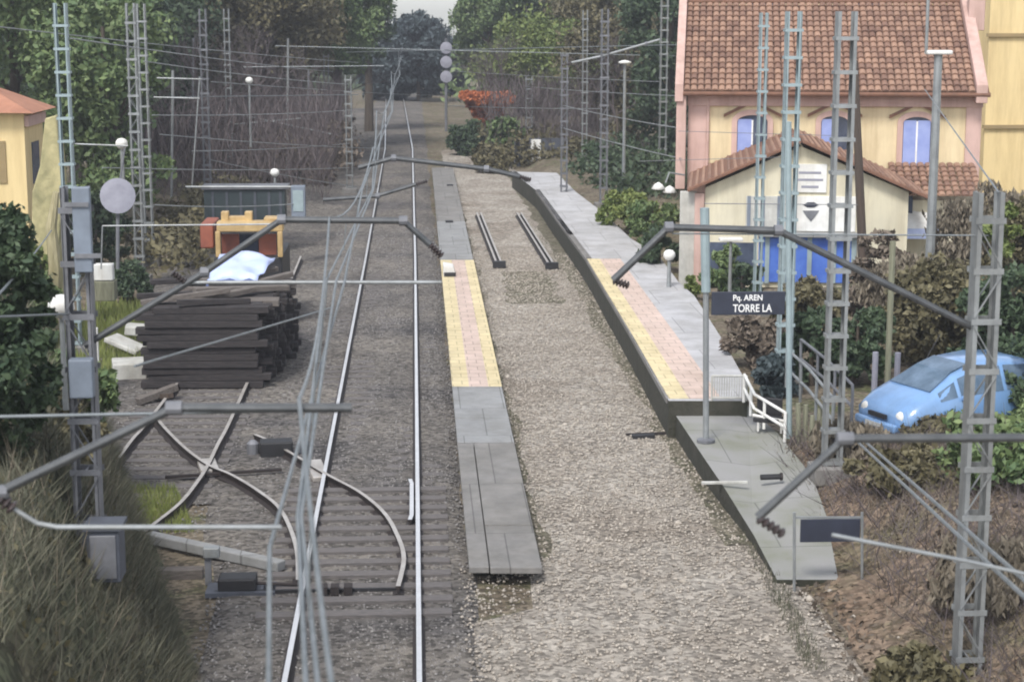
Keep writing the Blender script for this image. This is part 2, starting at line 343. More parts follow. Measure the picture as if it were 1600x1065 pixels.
# ------------------------------------------------------------------ track
RT_Z = .17
PROF = [(-.034, 0), (.034, 0), (.036, -.035), (.016, -.05), (.016, -.115), (.085, -.135), (.085, -.16), (-.085, -.16), (-.085, -.135), (-.016, -.115), (-.016, -.05), (-.036, -.035)]
def rail(pts, parent, top='railtop', name='rail', dz=0.0):
    pts = [Vector((p[0], p[1], RT_Z + dz)) for p in pts]; mb = MB(); n = len(PROF); vs = []
    for i, p in enumerate(pts):
        d = (pts[min(i + 1, len(pts) - 1)] - pts[max(i - 1, 0)]).normalized(); u = Vector((d.y, -d.x, 0))
        vs += [p + u * a + Vector((0, 0, b)) for a, b in PROF]
    mb.add(vs, [(i * n + j, i * n + (j + 1) % n, (i + 1) * n + (j + 1) % n, (i + 1) * n + j) for i in range(len(pts) - 1) for j in range(n)]
           + [tuple(range(n)), tuple((len(pts) - 1) * n + j for j in range(n))])
    mb.m = [1 if k < (len(pts) - 1) * n and k % n == 0 else 0 for k in range(len(mb.f))]
    return mb.build(name, ['rust', top], parent)
def curve(pxs, n=24, z=RT_Z):
    c = [P(x, y, z) for x, y in pxs]; out = []; k = len(c)
    for i in range(k - 1):
        p0, p1, p2, p3 = c[max(i - 1, 0)], c[i], c[i + 1], c[min(i + 2, k - 1)]
        for t in lin(0, 1, n // (k - 1) + 2)[:-1]:
            out.append(.5 * ((2 * p1) + (p2 - p0) * t + (2 * p0 - 5 * p1 + 4 * p2 - p3) * t * t + (3 * p1 - p0 - 3 * p2 + p3) * t ** 3))
    return out + [c[-1]]
XL, XR = -1.668, 0.0
mt = thing('railway_track', 'straight broad railway track with bright polished rails running from foreground to trees', 'railway track', (-.83, 8, 0))
rail([(XR, 6), (XR, 60), (XR - .1, 110), (XR - 1.2, 190), (XR - 4, 260)], mt)
rail([(XL, 6), (XL, 60), (XL - .1, 110), (XL - 1.2, 190), (XL - 4, 260)], mt)
def sleeper_mb(x0, x1, y, w=.24, jit=0.02, z=.035):
    a = random.uniform(-.012, .012)
    return MB().box(((x0 + x1) / 2 + random.uniform(-jit, jit), y, z - .06), (x1 - x0, w, .12), rz=a)
y = 9.0; k = 0; rest = MB()
while y < 190:
    inside = 23.6 < y < 31.0
    mbs = sleeper_mb(-2.25 if inside else -2.15, .48 if inside else .46, y, z=.075 if inside else .026)
    if k < 95: mbs.build('sleeper', 'sleeper', mt)
    else: rest.v, rest.f, rest.m = (rest.v + mbs.v, rest.f + [[i + len(rest.v) for i in f] for f in mbs.f], rest.m + mbs.m)
    k += 1; y += .6
tag(rest.build('distant_sleepers', 'sleeper', mt), kind='stuff')
# check rail by the right-hand running rail
rail([(-.13, 28.3), (-.10, 28.6), (-.10, 30.6), (-.13, 30.9)], mt, 'railtop', 'check_rail')

tn = thing('turnout', 'turnout curving off the straight track to the left with its crossing rails', 'turnout', P(520, 760, 0))
r1 = curve([(622, 915), (631, 872), (622, 838), (600, 800), (562, 768), (512, 741), (470, 716), (425, 690), (398, 678)], 40)
r2 = curve([(466, 905), (462, 850), (438, 795), (402, 765), (362, 741), (325, 725), (288, 698), (256, 666), (240, 645)], 40)
rail(r1, tn, 'railtop_dull', 'closure_rail', .002); rail(r2, tn, 'railtop_dull', 'closure_rail', .002)
f = P(495, 735, .1); MB().box(f + Vector((0, .1, -.02)), (.3, 1.3, .1), rz=.16).build('crossing_frog', 'railtop_dull', tn, bevel=.02)
f = P(325, 726, .1); MB().box(f + Vector((0, 0, -.02)), (.34, .9, .09), rz=.2).build('crossing_frog', 'railtop_dull', tn, bevel=.02)
sb = MB(); sb.beam(P(335, 925, .05), P(625, 920, .05), .05, .05); sb.build('stretcher_bar', 'black', tn)
sb = MB(); a = P(505, 925, .06)
for dx in (0, .17, .36): sb.box(a + Vector((dx, .02, .04)), (.12, .2, .12))
sb.build('slide_chair', 'rust', tn)
st = thing('siding_track', 'rusty siding track bending across the turnout beside the sleeper stack', 'railway track', P(290, 740, 0))
rail(curve([(212, 842), (232, 824), (280, 786), (308, 752), (325, 725), (341, 692), (356, 664), (385, 600), (420, 520), (470, 400)], 44), st, 'railtop_dull')
rail(curve([(168, 742), (186, 714), (208, 684), (226, 664), (275, 600), (335, 520), (405, 400)], 34), st, 'railtop_dull')
for i in range(22):
    yy = 31.2 + i * .62; t = (yy - 31) / 14
    MB().box((-4.9 + t * .5 + random.uniform(-.05, .05), yy, -.017), (2.5, .23, .1), rz=-.05).build('sleeper', 'sleeper', st)
pm = thing('point_machine', 'black point machine beside the turnout blades with low cover', 'point machine', P(375, 925, 0))
b = P(372, 925, 0); MB().box(b + Vector((0, 0, .16)), (.55, .36, .2)).build('cover', 'black', pm, bevel=.03)
MB().box(b + Vector((.05, 0, .04)), (1.0, .5, .07)).build('base_plate', 'cabinet', pm)
MB().tube([b + Vector((.2, 0, .14)), b + Vector((.9, .02, .1))], .025).build('throw_rod', 'rust', pm)
pp = thing('signal_post', 'short grey post with small lamp box beside the point machine', 'post', P(326, 912, 0))
b = P(326, 912, 0); MB().box(b + Vector((0, 0, .28)), (.09, .09, .56)).build('post', 'galv_dark', pp)
MB().box(b + Vector((.06, -.02, .5)), (.24, .16, .16)).build('lamp_box', 'galv', pp, bevel=.02)
tr = MB(); a, c = P(232, 838, .12), P(440, 884, .12); tr.beam(a, c, .2, .16); tr.build('cable_trough', 'slab_light', loc=a, label='pale concrete cable trough crossing the ground from the bank to the main track', cat='cable trough', bevel=.02)
tr = MB(); a, c = P(240, 898, .03), P(318, 896, .03); tr.beam(a, c, .22, .2); tr.build('timber_baulk', 'creosote_pale', loc=a, label='short dark timber baulk lying between the bank and the grey post', cat='timber', bevel=.015)
tr = MB(); a, c = P(258, 745, .1), P(440, 733, .1); tr.beam(a, c, .07, .05); tr.build('drive_rod', 'rust', loc=a, label='thin rusty rod lying across the ground past the crossing rails', cat='rod')

# abandoned rails on the bare bed
for i, (p0, p1) in enumerate((((745, 333), (776, 412)), ((808, 333), (858, 414)))):
    a, c = P(*p0, RT_Z), P(*p1, RT_Z)
    t = thing('abandoned_rail', ('left' if i == 0 else 'right') + ' one of two rusty rail lengths abandoned on the bare track bed', 'rail', a, 'abandoned rail lengths')
    d = (c - a); u = Vector((.16, 0, 0))
    rail([a, a + d * .5, c], t, 'railtop_dull', 'rail', .03); rail([a + u, a + d * .5 + u, c + u], t, 'railtop_dull', 'guard_rail', .03)
    MB().box(c + Vector((.08, -.1, .0)), (.42, .25, .2)).build('end_stop', 'black', t)
sc = thing('scrap_metal', 'piece of dark rusty scrap lying on the gravel bed', 'scrap', P(1003, 683, 0))
b = P(1003, 683, .05); MB().beam(b + Vector((-.2, 0, 0)), b + Vector((.25, -.02, .02)), .16, .1).build('plate', 'black', sc)
MB().beam(b + Vector((-.3, .25, .0)), b + Vector((.5, .2, .03)), .05, .05).build('bar', 'rust', sc)

# ------------------------------------------------------------------ platforms
def slab_px(name, quad, z, th, m, parent=None, **kw):
    pts = [P(x, y, z) for x, y in quad]
    mb = MB(); mb.prism([p + Vector((0, 0, -th)) for p in pts], (0, 0, th)); return mb.build(name, m, parent, **kw)
ZI = .30
def isl(y0, y1, f0, f1, z, th, m, name, parent=None, **kw):      # strip across the island platform between two rows, fractions of its width
    def ex(py, fr):
        xl = 733 + (688 - 733) * (885 - py) / 480; xr = 847 + (740 - 847) * (885 - py) / 480
        return (xl + (xr - xl) * fr, py)
    return slab_px(name, [ex(y1, f0), ex(y1, f1), ex(y0, f1), ex(y0, f0)], z, th, m, parent, **kw)
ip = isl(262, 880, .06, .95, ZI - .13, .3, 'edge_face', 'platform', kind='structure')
for args in ((262, 306, 0, .99, 'slab'), (306.5, 345, 0, .99, 'slab'), (345.5, 404, 0, .99, 'slab_light'), (405, 604, 0, 1, 'slab_light'), (605.5, 652, 0, 1, 'slab_light'), (653, 690, 0, 1, 'slab_light'), (691.5, 885, 0, .275, 'slab'), (691.5, 819, .29, 1, 'slab'), (820.5, 886, .29, 1, 'slab')):
    y0, y1, f0, f1, m = args
    isl(y0, y1, f0, f1, ZI, .1, m, 'slab', ip, kind='structure', bevel=.012)
for f0, f1, m in ((.0, .34, 'yellow_tile'), (.34, .73, 'pink_tile'), (.73, 1, 'yellow_tile')):
    isl(406, 603, f0, f1, ZI + .008, .008, m, 'paving', ip, kind='structure')
bl = thing('marker_block', 'small white wedge block standing on the far end of yellow island paving', 'marker', P(702, 430, ZI))
b = P(703, 432, ZI + .008); MB().prism([b + Vector(v) for v in ((-.2, 0, 0), (.2, 0, 0), (.12, 0, .28), (-.2, 0, .34))], (0, .9, 0)).build('block', 'white', bl, bevel=.02)
MB().box(b + Vector((0, -.03, .07)), (.36, .05, .12)).build('base_shadow', 'black', bl)  # black strip standing in for the dark shadow at the block's base
for px, py in ((703, 290), (702, 347)):
    b = P(px, py, ZI); MB().box(b + Vector((0, 0, .03)), (.3, .35, .06)).build('drain_cover', 'black', loc=b, label='black drain cover on the ' + ('farther' if py < 300 else 'nearer') + ' grey part of the island walkway', cat='drain cover', group='walkway drain covers', bevel=.01)

ZP, ZL = .80, .50
edge = [(800, 268), (838, 298), (872, 345), (916, 404), (946, 455), (985, 520), (1045, 626)]
rightp = [(1168, 600), (1130, 532), (1085, 462), (1060, 440), (1030, 400), (985, 372), (940, 330), (900, 300), (870, 270)]
pts = [P(x, y, ZP) for x, y in edge] + [P(1168, 626, ZP)] + [P(x, y, ZP) for x, y in rightp]
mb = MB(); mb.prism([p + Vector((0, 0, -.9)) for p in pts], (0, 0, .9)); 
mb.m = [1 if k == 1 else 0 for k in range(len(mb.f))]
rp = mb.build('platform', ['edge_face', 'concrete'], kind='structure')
def offs(poly, a, b):
    l = [P(x + a * (y - 20) / 605, y, ZP + .008) for x, y in poly]; r = [P(x + b * (y - 20) / 605, y, ZP + .008) for x, y in reversed(poly)]
    return l + r
ed2 = [(916, 404), (946, 455), (985, 520), (1043.5, 622)]
for a, b_, m in ((2, 33, 'yellow_tile'), (33, 84, 'pink_tile')):
    q = offs(ed2, a, b_); mb = MB(); mb.prism([p - Vector((0, 0, .008)) for p in q], (0, 0, .008)); mb.build('paving', m, rp, kind='structure')
cp = MB()
for i in range(len(edge) - 1):
    a, c = P(*edge[i], ZP - .05), P(*edge[i + 1], ZP - .05); cp.beam(a + Vector((.05, 0, 0)), c + Vector((.05, 0, 0)), .2, .1)
cp.build('coping', 'slab', rp, kind='structure')
low = [(1050, 640), (1098, 712), (1132, 762), (1178, 836), (1214, 905), (1310, 905), (1290, 800), (1268, 742), (1215, 676), (1168, 634)]
def zlow(y): return ZL - .42 * sm(690, 930, y)
pts = [P(x, y, zlow(y)) for x, y in low]
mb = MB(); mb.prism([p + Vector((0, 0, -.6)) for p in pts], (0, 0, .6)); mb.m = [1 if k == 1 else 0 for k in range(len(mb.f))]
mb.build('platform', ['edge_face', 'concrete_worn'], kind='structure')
a, c = P(1096, 754, zlow(754) + .03), P(1168, 753, zlow(754) + .03)
MB().beam(a, c, .06, .05).build('kerb_bar', 'offwhite', loc=a, label='thin white bar laid across the lower platform ramp', cat='bar', bevel=.01)

# ------------------------------------------------------------------ catenary masts
def mast(px, Y, w, top=None, z1=None, z0=None, label='', m='galv', step=.55, depth=None, px2=None, kind='battens'):
    b = Q(px, 500, Y); x = b.x; z0 = gz(x, Y) if z0 is None else z0
    if z1 is None: z1 = Q(px, top, Y).z
    t = thing('catenary_mast', label, 'catenary mast', (x, Y, z0), 'lattice catenary masts')
    d = depth or w * .7; c = .07
    for s in (-1, 1):
        cb = MB(); xx = x + s * (w / 2 - c / 2)
        cb.box((xx, Y, (z0 + z1) / 2), (.018, d, z1 - z0)).box((xx - s * .022, Y - d / 2 + .009, (z0 + z1) / 2), (.045, .018, z1 - z0)).box((xx - s * .022, Y + d / 2 - .009, (z0 + z1) / 2), (.045, .018, z1 - z0))
        cb.build('chord', m, t)
    lb = MB(); z = z0 + .3; s = 1; bt = None
    while z < z1 - .05:
        if kind == 'battens':
            if bt is None: bt = MB().box((x, Y, z), (w + .008, d + .008, .06)).build('batten', m, t); zb0 = z
            else: o = bt.copy(); COL.objects.link(o); o.location.z = bt.location.z + z - zb0
        for yy in (Y - d / 2 - .004, Y + d / 2 + .004) if kind == 'lacing' else ():
            lb.box((x, yy, z), (w, .012, .07))
            if kind == 'lacing' and z + step < z1: lb.beam((x - s * w * .42, yy, z + .05), (x + s * w * .42, yy, z + step - .05), .03, .012)
        z += step; s = -s
    if lb.v: lb.box((x, Y, z0 + .3), (.03, d + .01, .03)).box((x, Y, z0 + .3 + step), (.03, d + .01, .03))
    if lb.v: lb.build('lattice', m, t)
    MB().box((x, Y, z0 + .1), (w + .35, d + .35, .3)).build('footing', 'slab', t, bevel=.02)
    return t, Vector((x, Y, z1))
mA, tA = mast(126, 20.9, .36, 292, label='near left mast at the grassy bank with an arm over the main track', m='galv_dark', step=.62, kind='lacing')
mB, tB = mast(1536, 20.7, .36, 300, z0=-.4, label='near right mast with a long arm reaching left over the platform', step=.6, kind='lacing')
for px, Y, w, top, m, lab, kd in (
    (116, 44, .36, 5, 'galv_blue', 'leftmost tall mast in front of the green trees beside the yellow house', 'battens'),
    (222, 56, .34, 5, 'galv', 'tall mast behind the left end of the sleeper stack, left one of a close pair', 'lacing'),
    (238, 60, .34, 6, 'galv', 'tall mast behind the sleeper stack, right one of a close pair', 'battens'),
    (331, 70, .34, 14, 'galv_dark', 'dark tall mast rising behind the yellow machine', 'lacing'),
    (367, 88, .34, 14, 'galv', 'thin pale mast against the brown trees, just right of the dark mast', 'battens'),
    (550, 84, .36, 118, 'galv', 'pale mast left of the overhead wires in the distance', 'battens'),
    (517, 105, .36, 85, 'galv_dark', 'faint far mast among the bare bushes left of the line', 'battens'),
    (1227, 36.5, .36, 18, 'galv_blue', 'pale blue tall mast in front of the station gable', 'battens'),
    (1307, 29.5, .37, 18, 'galv', 'broad grey mast beside the platform stairs, right of the pale blue mast', 'battens'),
    (1182, 46, .26, 20, 'galv_blue', 'narrow pale mast in front of the left station window', 'battens'),
    (941, 72, .36, 14, 'galv_dark', 'dark tall mast at the far platform end left of the lamp post', 'lacing'),
    (880, 76, .34, 84, 'galv_dark', 'shorter dark mast at the far platform end', 'lacing'),
    (911, 96, .34, 16, 'galv', 'thin far mast between the two dark masts beyond the platform', 'battens'),
    (826, 104, .45, 120, 'galv', 'low far mast behind the green bushes at the end of the bare bed', 'lacing'),
    (1031, 84, .4, 0, 'galv', 'pale tall mast in front of the trees left of the station roof', 'battens')):
    mast(px, Y, w, top, label=lab, m=m, kind=kd)

def cantilever(Y, pxs, r, ins, label, arm=None, m='tube', brace=None, on=None, ir=1.0):
    pts = [Q(x, y, Y) for x, y in pxs]
    if on is None:
        t = thing('cantilever_arm', label, 'cantilever arm', pts[-1], 'cantilever arms of the overhead line')
        MB().tube(pts, r, 10).build('tube', m, t)
    else: t = MB().tube(pts, r, 10).build('cantilever_arm', m, on)
    def insulator(e, q):
        d = q - e; L = max(.2, d.length); prof = []
        for k in range(5):
            prof += [(.022 * ir, L * k / 5), (.05 * ir, L * (k + .35) / 5), (.05 * ir, L * (k + .6) / 5), (.022 * ir, L * (k + .95) / 5)]
        MB().lathe(prof, e, 12, d).build('insulator', 'insul', t)
    if ins: insulator(pts[0], Q(*ins, Y))
    if arm:
        MB().tube([Q(x, y, Y) for x, y in arm], r * .55, 8).build('registration_arm', 'galv', t)
        insulator(Q(*arm[0], Y), Q(arm[0][0] - 16, arm[0][1] - 12, Y))
    if brace: MB().tube([Q(x, y, Y) for x, y in brace], r * .45, 8).build('stay_rod', 'galv', t)
    for q in pts[1:-1]: MB().tube([q + Vector((-.05, 0, 0)), q + Vector((.05, 0, 0))], r * 1.5, 10).build('clamp', 'galv_dark', t)
    return t
cantilever(10.9, [(550, 637), (272, 637), (0, 768), (-420, 968)], .03, None, 'nearest dark arm crossing the lower left above the grassy bank', arm=[(22, 795), (58, 817), (90, 823), (440, 823)])
cantilever(20.9, [(672, 382), (630, 345), (440, 343), (320, 425), (132, 540)], .04, (688, 398), '', arm=[(290, 441), (690, 441)], on=mA)
cantilever(20.7, [(958, 438), (1045, 355), (1216, 360), (1522, 512)], .045, (982, 446), '', on=mB)
cantilever(10.5, [(1184, 808), (1320, 685), (1700, 683)], .028, (1224, 834), 'nearest dark arm entering the lower right above the platform ramp', brace=[(1300, 835), (1510, 876), (1620, 900)], ir=.7)
cantilever(36, [(812, 276), (760, 264), (615, 247), (560, 262)], .05, (830, 281), 'farther dark arm crossing above the distant track bed')
cantilever(44, [(650, 288), (590, 306), (505, 312)], .05, (668, 283), 'small distant dark arm left of the main track')
cantilever(72, [(893, 98), (940, 88), (1010, 68), (1031, 62)], .05, (878, 103), 'pale arm slanting between the far platform masts', m='galv')

# ------------------------------------------------------------------ wires
def wire(pts, r, label, m='wire', sag=0.0, n=10):
    out = []
    for i in range(len(pts) - 1):
        a, b = Vector(pts[i]), Vector(pts[i + 1])
        for t in lin(0, 1, n)[:-1 if i < len(pts) - 2 else n]:
            p = a.lerp(b, t); p.z -= sag * 4 * t * (1 - t); out.append(p)
    return MB().tube(out, r, 6).build('overhead_wire', m, loc=out[0], label=label, cat='wire', group='overhead line wires')
sup = [3, 10.9, 20.9, 32, 44, 58, 74, 92, 112, 134]
zz = [-.15, -.75, -1.05, -.75, -.95, -.7, -.95, -.7, -.95, -.8]
wire([(zz[i], y, 5.2) for i, y in enumerate(sup)], .015, 'lower contact wire above the main track, the leftmost of the near bundle')
wire([(zz[i] + .12 - .1 * (i % 2), y, 5.2) for i, y in enumerate(sup)], .015, 'second contact wire hanging close beside the lower contact wire')
wire([(zz[i] * .9 - .05 + .2 * (i == 0), y, 5.95) for i, y in enumerate(sup)], .014, 'carrier wire sagging above the contact wires of the main track', sag=.35)
wire([(-.33 - .5 * (i > 0) - .1 * (i % 2), y, 5.0 + .2 * (i > 1)) for i, y in enumerate(sup)], .016, 'thick wire crossing the near bundle at the bottom of the frame')
dr = MB()
k = 0
for i in range(len(sup) - 2):
    for t in (.25, .5, .75):
        y = sup[i] + (sup[i + 1] - sup[i]) * t; x = zz[i] + (zz[i + 1] - zz[i]) * t
        MB().tube([(x + .03, y, 5.2), (x * .92, y, 5.95 - 1.4 * t * (1 - t))], .006, 5).build('dropper_wire', 'wire', loc=(x, y, 5.2), label=f"thin vertical dropper number {k+1} along the main track wires" if False else 'thin vertical dropper joining the contact and carrier wires of the main track', cat='wire', group='droppers of the main track wires'); k += 1
def wq(a, b, Ya, Yb, r, label, m='wire', sag=0.0): return wire([Q(*a, Ya), Q(*b, Yb)], r, label, m, sag)
wq((-60, 652), (520, 640), 12, 12.6, .012, 'pale level wire above the grassy bank at left')
wq((-60, 497), (110, 490), 17, 20.9, .014, 'short pale wire running to the near left mast by the white lamp')
wq((210, 572), (520, 480), 18, 27, .014, 'slanting wire in front of the sleeper stack')
wq((-40, 500), (80, 360), 14, 40, .014, 'slanting stay wire at the left edge in front of the yellow house', sag=.05)
wq((1352, 690), (1640, 940), 24, 11, .018, 'upper one of two slanting cables at the lower right')
wq((1340, 690), (1620, 950), 24, 11, .018, 'lower one of two slanting cables at the lower right')
wq((1050, 365), (1545, 368), 20.7, 20.7, .01, 'thin level wire in front of the station gable')
wq((160, 353), (440, 350), 44, 44, .02, 'thin pale rod crossing behind the sleeper stack', 'galv')
wq((160, 353), (158, 420), 44, 44, .02, 'thin pale drop rod above the white box', 'galv')
wq((290, 292), (470, 292), 62, 62, .04, 'pale rod above the teal container', 'galv')
wq((430, 72), (1060, 88), 90, 90, .02, 'faint level wire across the distance above the far trees')
wq((540, 82), (1060, 70), 95, 80, .02, 'second faint wire across the distance')
wq((380, 105), (600, 103), 84, 84, .02, 'upper faint wire among the bare trees left of the line')
wq((255, 152), (560, 148), 70, 80, .02, 'long faint wire among the bare trees left of the line')
wq((245, 122), (315, 124), 60, 60, .025, 'upper short cross rod beside the close pair of masts', 'galv')
wq((240, 152), (312, 154), 60, 60, .025, 'lower short cross rod beside the close pair of masts', 'galv')
wq((312, 120), (300, 292), 66, 66, .03, 'thin vertical rod left of the dark mast', 'galv')
wq((115, 225), (200, 228), 44, 44, .02, 'cross rod between leftmost tall mast and white lamp', 'galv')
wq((355, 175), (520, 210), 88, 88, .03, 'slanting faint wire over the bare bushes')
wq((360, 195), (470, 185), 88, 88, .03, 'second slanting faint wire over the bare bushes')
wq((1060, 205), (1300, 212), 45, 45, .008, 'fine dark wire across the station wall under the windows', 'galv_dark')
wq((1000, 252), (1240, 245), 45, 45, .008, 'fine dark wire across the left of the station wall', 'galv_dark')
wq((1100, 318), (1340, 320), 45, 45, .012, 'dark wire in front of the white station panels', 'galv_dark')

WD = ['uppermost', 'second highest', 'third', 'fourth', 'fifth', 'sixth', 'seventh', 'eighth', 'ninth', 'lowest']
for i, (a, b, Ya, Yb) in enumerate((((-20, 40), (560, 98), 50, 100), ((110, 60), (520, 112), 44, 105), ((225, 96), (545, 132), 56, 84), ((238, 180), (550, 172), 58, 84), ((330, 128), (700, 150), 70, 150), ((250, 210), (600, 232), 60, 90), ((300, 236), (548, 224), 66, 84), ((160, 262), (545, 262), 50, 80), ((330, 250), (560, 292), 70, 80), ((240, 320), (470, 318), 56, 60))):
    wq(a, b, Ya, Yb, .018, WD[i] + ' of the pale wires strung among the masts at left', 'galv', .08)
for i, (a, b, Ya, Yb) in enumerate((((690, 110), (1030, 128), 120, 84), ((820, 135), (1060, 150), 104, 70), ((700, 165), (940, 170), 120, 72), ((880, 165), (1060, 200), 76, 60), ((880, 200), (1065, 248), 76, 55))):
    wq(a, b, Ya, Yb, .018, WD[i] + ' of the pale wires strung among the masts right of the line', 'galv', .05)
wq((1560, 300), (1445, 140), 20.7, 43, .012, 'thin wire from the near right mast up to the tall street lamp')
for i, (px, yt, yb_, Y) in enumerate(((268, 110, 330, 78), (300, 60, 300, 90), (448, 60, 320, 90), (480, 110, 320, 96))):
    b = Q(px, yb_, Y); MB().tube([b, Q(px + 2, yt, Y)], .06, 6).build('pole', 'galv_dark' if i % 2 else 'galv', loc=b, label=('pale thin pole just right of the close mast pair', 'dark thin pole behind the wires left of the dark mast', 'pale thin pole among the bare trees above the machine', 'dark thin pole among the bare trees left of the far pale mast')[i], cat='pole')
# ------------------------------------------------------------------ small railway furniture
def lamp(px, pyb, pyt, Y, label, style, r=.045):
    b = Q(px, pyb, Y); h = Q(px, pyt, Y)
    t = thing('street_lamp', label, 'lamp', b)
    MB().tube([b, Vector((b.x, Y, h.z))], [r * 1.3, r], 8).build('pole', 'galv', t)
    hd = Vector((b.x, Y, h.z))
    if style == 'globe':
        MB().lathe([(.04, -.12), (.10, -.10), (.17, 0), (.16, .09), (.10, .16), (.02, .18)], hd, 16).build('lamp_globe', 'white', t, smooth=True)
    elif style == 'flat':
        MB().lathe([(.05, -.06), (.26, -.03), (.28, .03), (.14, .08), (.02, .1)], hd, 16).build('lamp_head', 'white', t, smooth=True)
    elif style == 'tee':
        MB().box(hd, (.62, .3, .1)).build('lamp_head', 'white', t, bevel=.03)
    return t
lamp(103, 640, 482, 22.5, 'white domed lamp head beside the near left mast above the bank', 'globe', .03)
lamp(193, 300, 226, 50, 'white lamp on a thin post above the lilac disc', 'globe')
lamp(392, 230, 127, 80, 'small white lamp among the bare trees at the left', 'globe')
lamp(431, 345, 271, 66, 'small white lamp right of the teal container', 'globe')
lamp(974, 304, 98, 75, 'tall grey lamp post with flat white head at the far platform', 'flat', .06)
lamp(1045, 452, 400, 49, 'short white topped lamp bollard on the platform before the station', 'globe', .05)
lamp(1140, 462, 374, 47, 'short white tee topped lamp post in front of the station porch', 'tee', .04)
t = lamp(1447, 545, 82, 43, 'tall street lamp with flat white head right of the station', 'tee', .1)
MB().tube([Q(1447, 82, 43), Q(1451, -20, 43)], .04, 6).build('mast_top', 'galv', t)
t = thing('wall_lamp', 'white double lamp on a bracket left of the station corner', 'lamp', Q(1040, 300, 53))
b = Q(1040, 296, 53); MB().tube([b + Vector((.6, .3, .4)), b + Vector((.1, 0, .5)), b + Vector((0, 0, .2))], .03, 6).build('bracket', 'galv', t)
for dx in (-.22, .12): MB().lathe([(.02, .2), (.12, .14), (.22, 0), (.05, -.03)], b + Vector((dx, 0, -.05 - dx * .3)), 12).build('lamp_shade', 'white', t, smooth=True)

t = thing('signal_disc', 'large round lilac disc on a post left of the mast pair', 'signal disc', Q(184, 420, 47))
b = Q(184, 306, 47); MB().lathe([(.3, -.03), (.46, -.02), (.46, .02), (.3, .03)], b, 24, (0, -1, .1)).build('disc', 'lilac', t)
MB().tube([Q(184, 420, 47.1), Q(184, 306, 47.1)], .05, 8).build('post', 'galv_dark', t)
MB().tube([Q(184, 306, 47.1), Q(195, 232, 47.1)], .025, 8).build('stay', 'galv_dark', t)
t = thing('colour_light_signal', 'far signal post with three round pale discs right of the line', 'signal', P(697, 205, 0))
Yb = P(697, 205, 0).y
MB().tube([Q(697, 205, Yb), Q(697, 60, Yb)], .1, 8).build('post', 'galv_dark', t)
for py in (75, 97, 120): MB().lathe([(.1, -.1), (.42, -.06), (.42, .06), (.1, .1)], Q(697, py, Yb) + Vector((0, -.2, 0)), 18, (0, -1, 0)).build('disc', 'lilac', t)
t = thing('equipment_cabinet', 'dark equipment cabinet standing on the grassy bank beside the near left mast', 'cabinet', Q(165, 900, 20.2))
b = Q(166, 862, 20.3); MB().box(b, (.38, .4, .62)).build('body', 'cabinet', t, bevel=.02); MB().box(b + Vector((0, -.21, 0)), (.3, .02, .52)).build('door', 'galv_dark', t, bevel=.01)
MB().box(b + Vector((0, 0, .34)), (.44, .46, .05)).build('lid', 'cabinet', t)
b = Q(126, 858, 20.55); pt = MB().box(b, (.3, .16, .6)).build('switch_box', 'navy', mA, bevel=.02); MB().box(b + Vector((0, -.09, 0)), (.24, .02, .5)).build('box_door', 'cabinet', pt)
b0, b1 = Q(112, 292, 20.6), Q(146, 425, 20.6); pt = MB().box((b0 + b1) / 2, (abs(b1.x - b0.x), .1, abs(b1.z - b0.z))).build('panel', 'bluegrey', mA, bevel=.015)
for q in (.2, .8): MB().box(((b0 + b1) / 2).lerp(b0, q * 2 - 1) + Vector((0, -.06, 0)), (.3, .03, .05)).build('strap', 'galv_dark', pt)
b0, b1 = Q(108, 560, 20.6), Q(148, 620, 20.6)
MB().box((b0 + b1) / 2, (abs(b1.x - b0.x), .18, abs(b1.z - b0.z))).build('junction_box', 'bluegrey', mA, bevel=.02)
t = thing('marker_post', 'slim white post on a pale slab beside the near left mast', 'post', P(153, 606, .1))
b = P(153, 606, .1); MB().box(b + Vector((0, 0, .68)), (.1, .1, 1.36)).build('post', 'white', t, bevel=.01); MB().box(b + Vector((.06, -.02, .0)), (.42, .4, .16)).build('slab', 'offwhite', t, bevel=.015)
t = thing('electric_box', 'white box with brown base beyond the green grass patch', 'box', Q(163, 465, 46))
b0, b1 = Q(147, 412, 46), Q(178, 437, 46); MB().box((b0 + b1) / 2, (abs(b1.x - b0.x), .3, abs(b1.z - b0.z))).build('box', 'white', t, bevel=.02)
b0, b1 = Q(147, 438, 46.05), Q(182, 468, 46.05); MB().box((b0 + b1) / 2, (abs(b1.x - b0.x), .5, abs(b1.z - b0.z))).build('base', 'post_wood', t, bevel=.02)
t = thing('blue_cabinet', 'tall pale blue cabinet right of the yellow machine', 'cabinet', Q(465, 345, 60))
b0, b1 = Q(455, 290, 60), Q(478, 345, 60); MB().box((b0 + b1) / 2, (abs(b1.x - b0.x), .4, abs(b1.z - b0.z))).build('body', 'bluegrey', t, bevel=.02)
MB().box((b0 + b1) / 2 + Vector((0, -.21, .1)), (.34, .02, .7)).build('door', 'galv_blue', t)
for i, (px, py, w, d, h, rz, ry, lab) in enumerate(((200, 590, .75, .9, .38, .2, 0, 'largest pale concrete block left of the sleeper stack'), (196, 560, .9, .7, .12, -.3, .35, 'pale concrete slab leaning on the block left of the sleeper stack'), (214, 545, .6, .7, .22, .1, .1, 'small pale concrete slab behind the leaning slab'))):
    b = P(px, py, .0); MB().box(b + Vector((0, .2, .18 + .14 * i)), (w, d, h), rz, 0, ry).build('concrete_block', 'offwhite', loc=b, label=lab, cat='concrete block', group='concrete blocks by the sleeper stack', bevel=.03)
t = thing('timber_bit', 'brown broken timber lying before the sleeper stack', 'timber', P(255, 625, 0)); b = P(255, 622, .1)
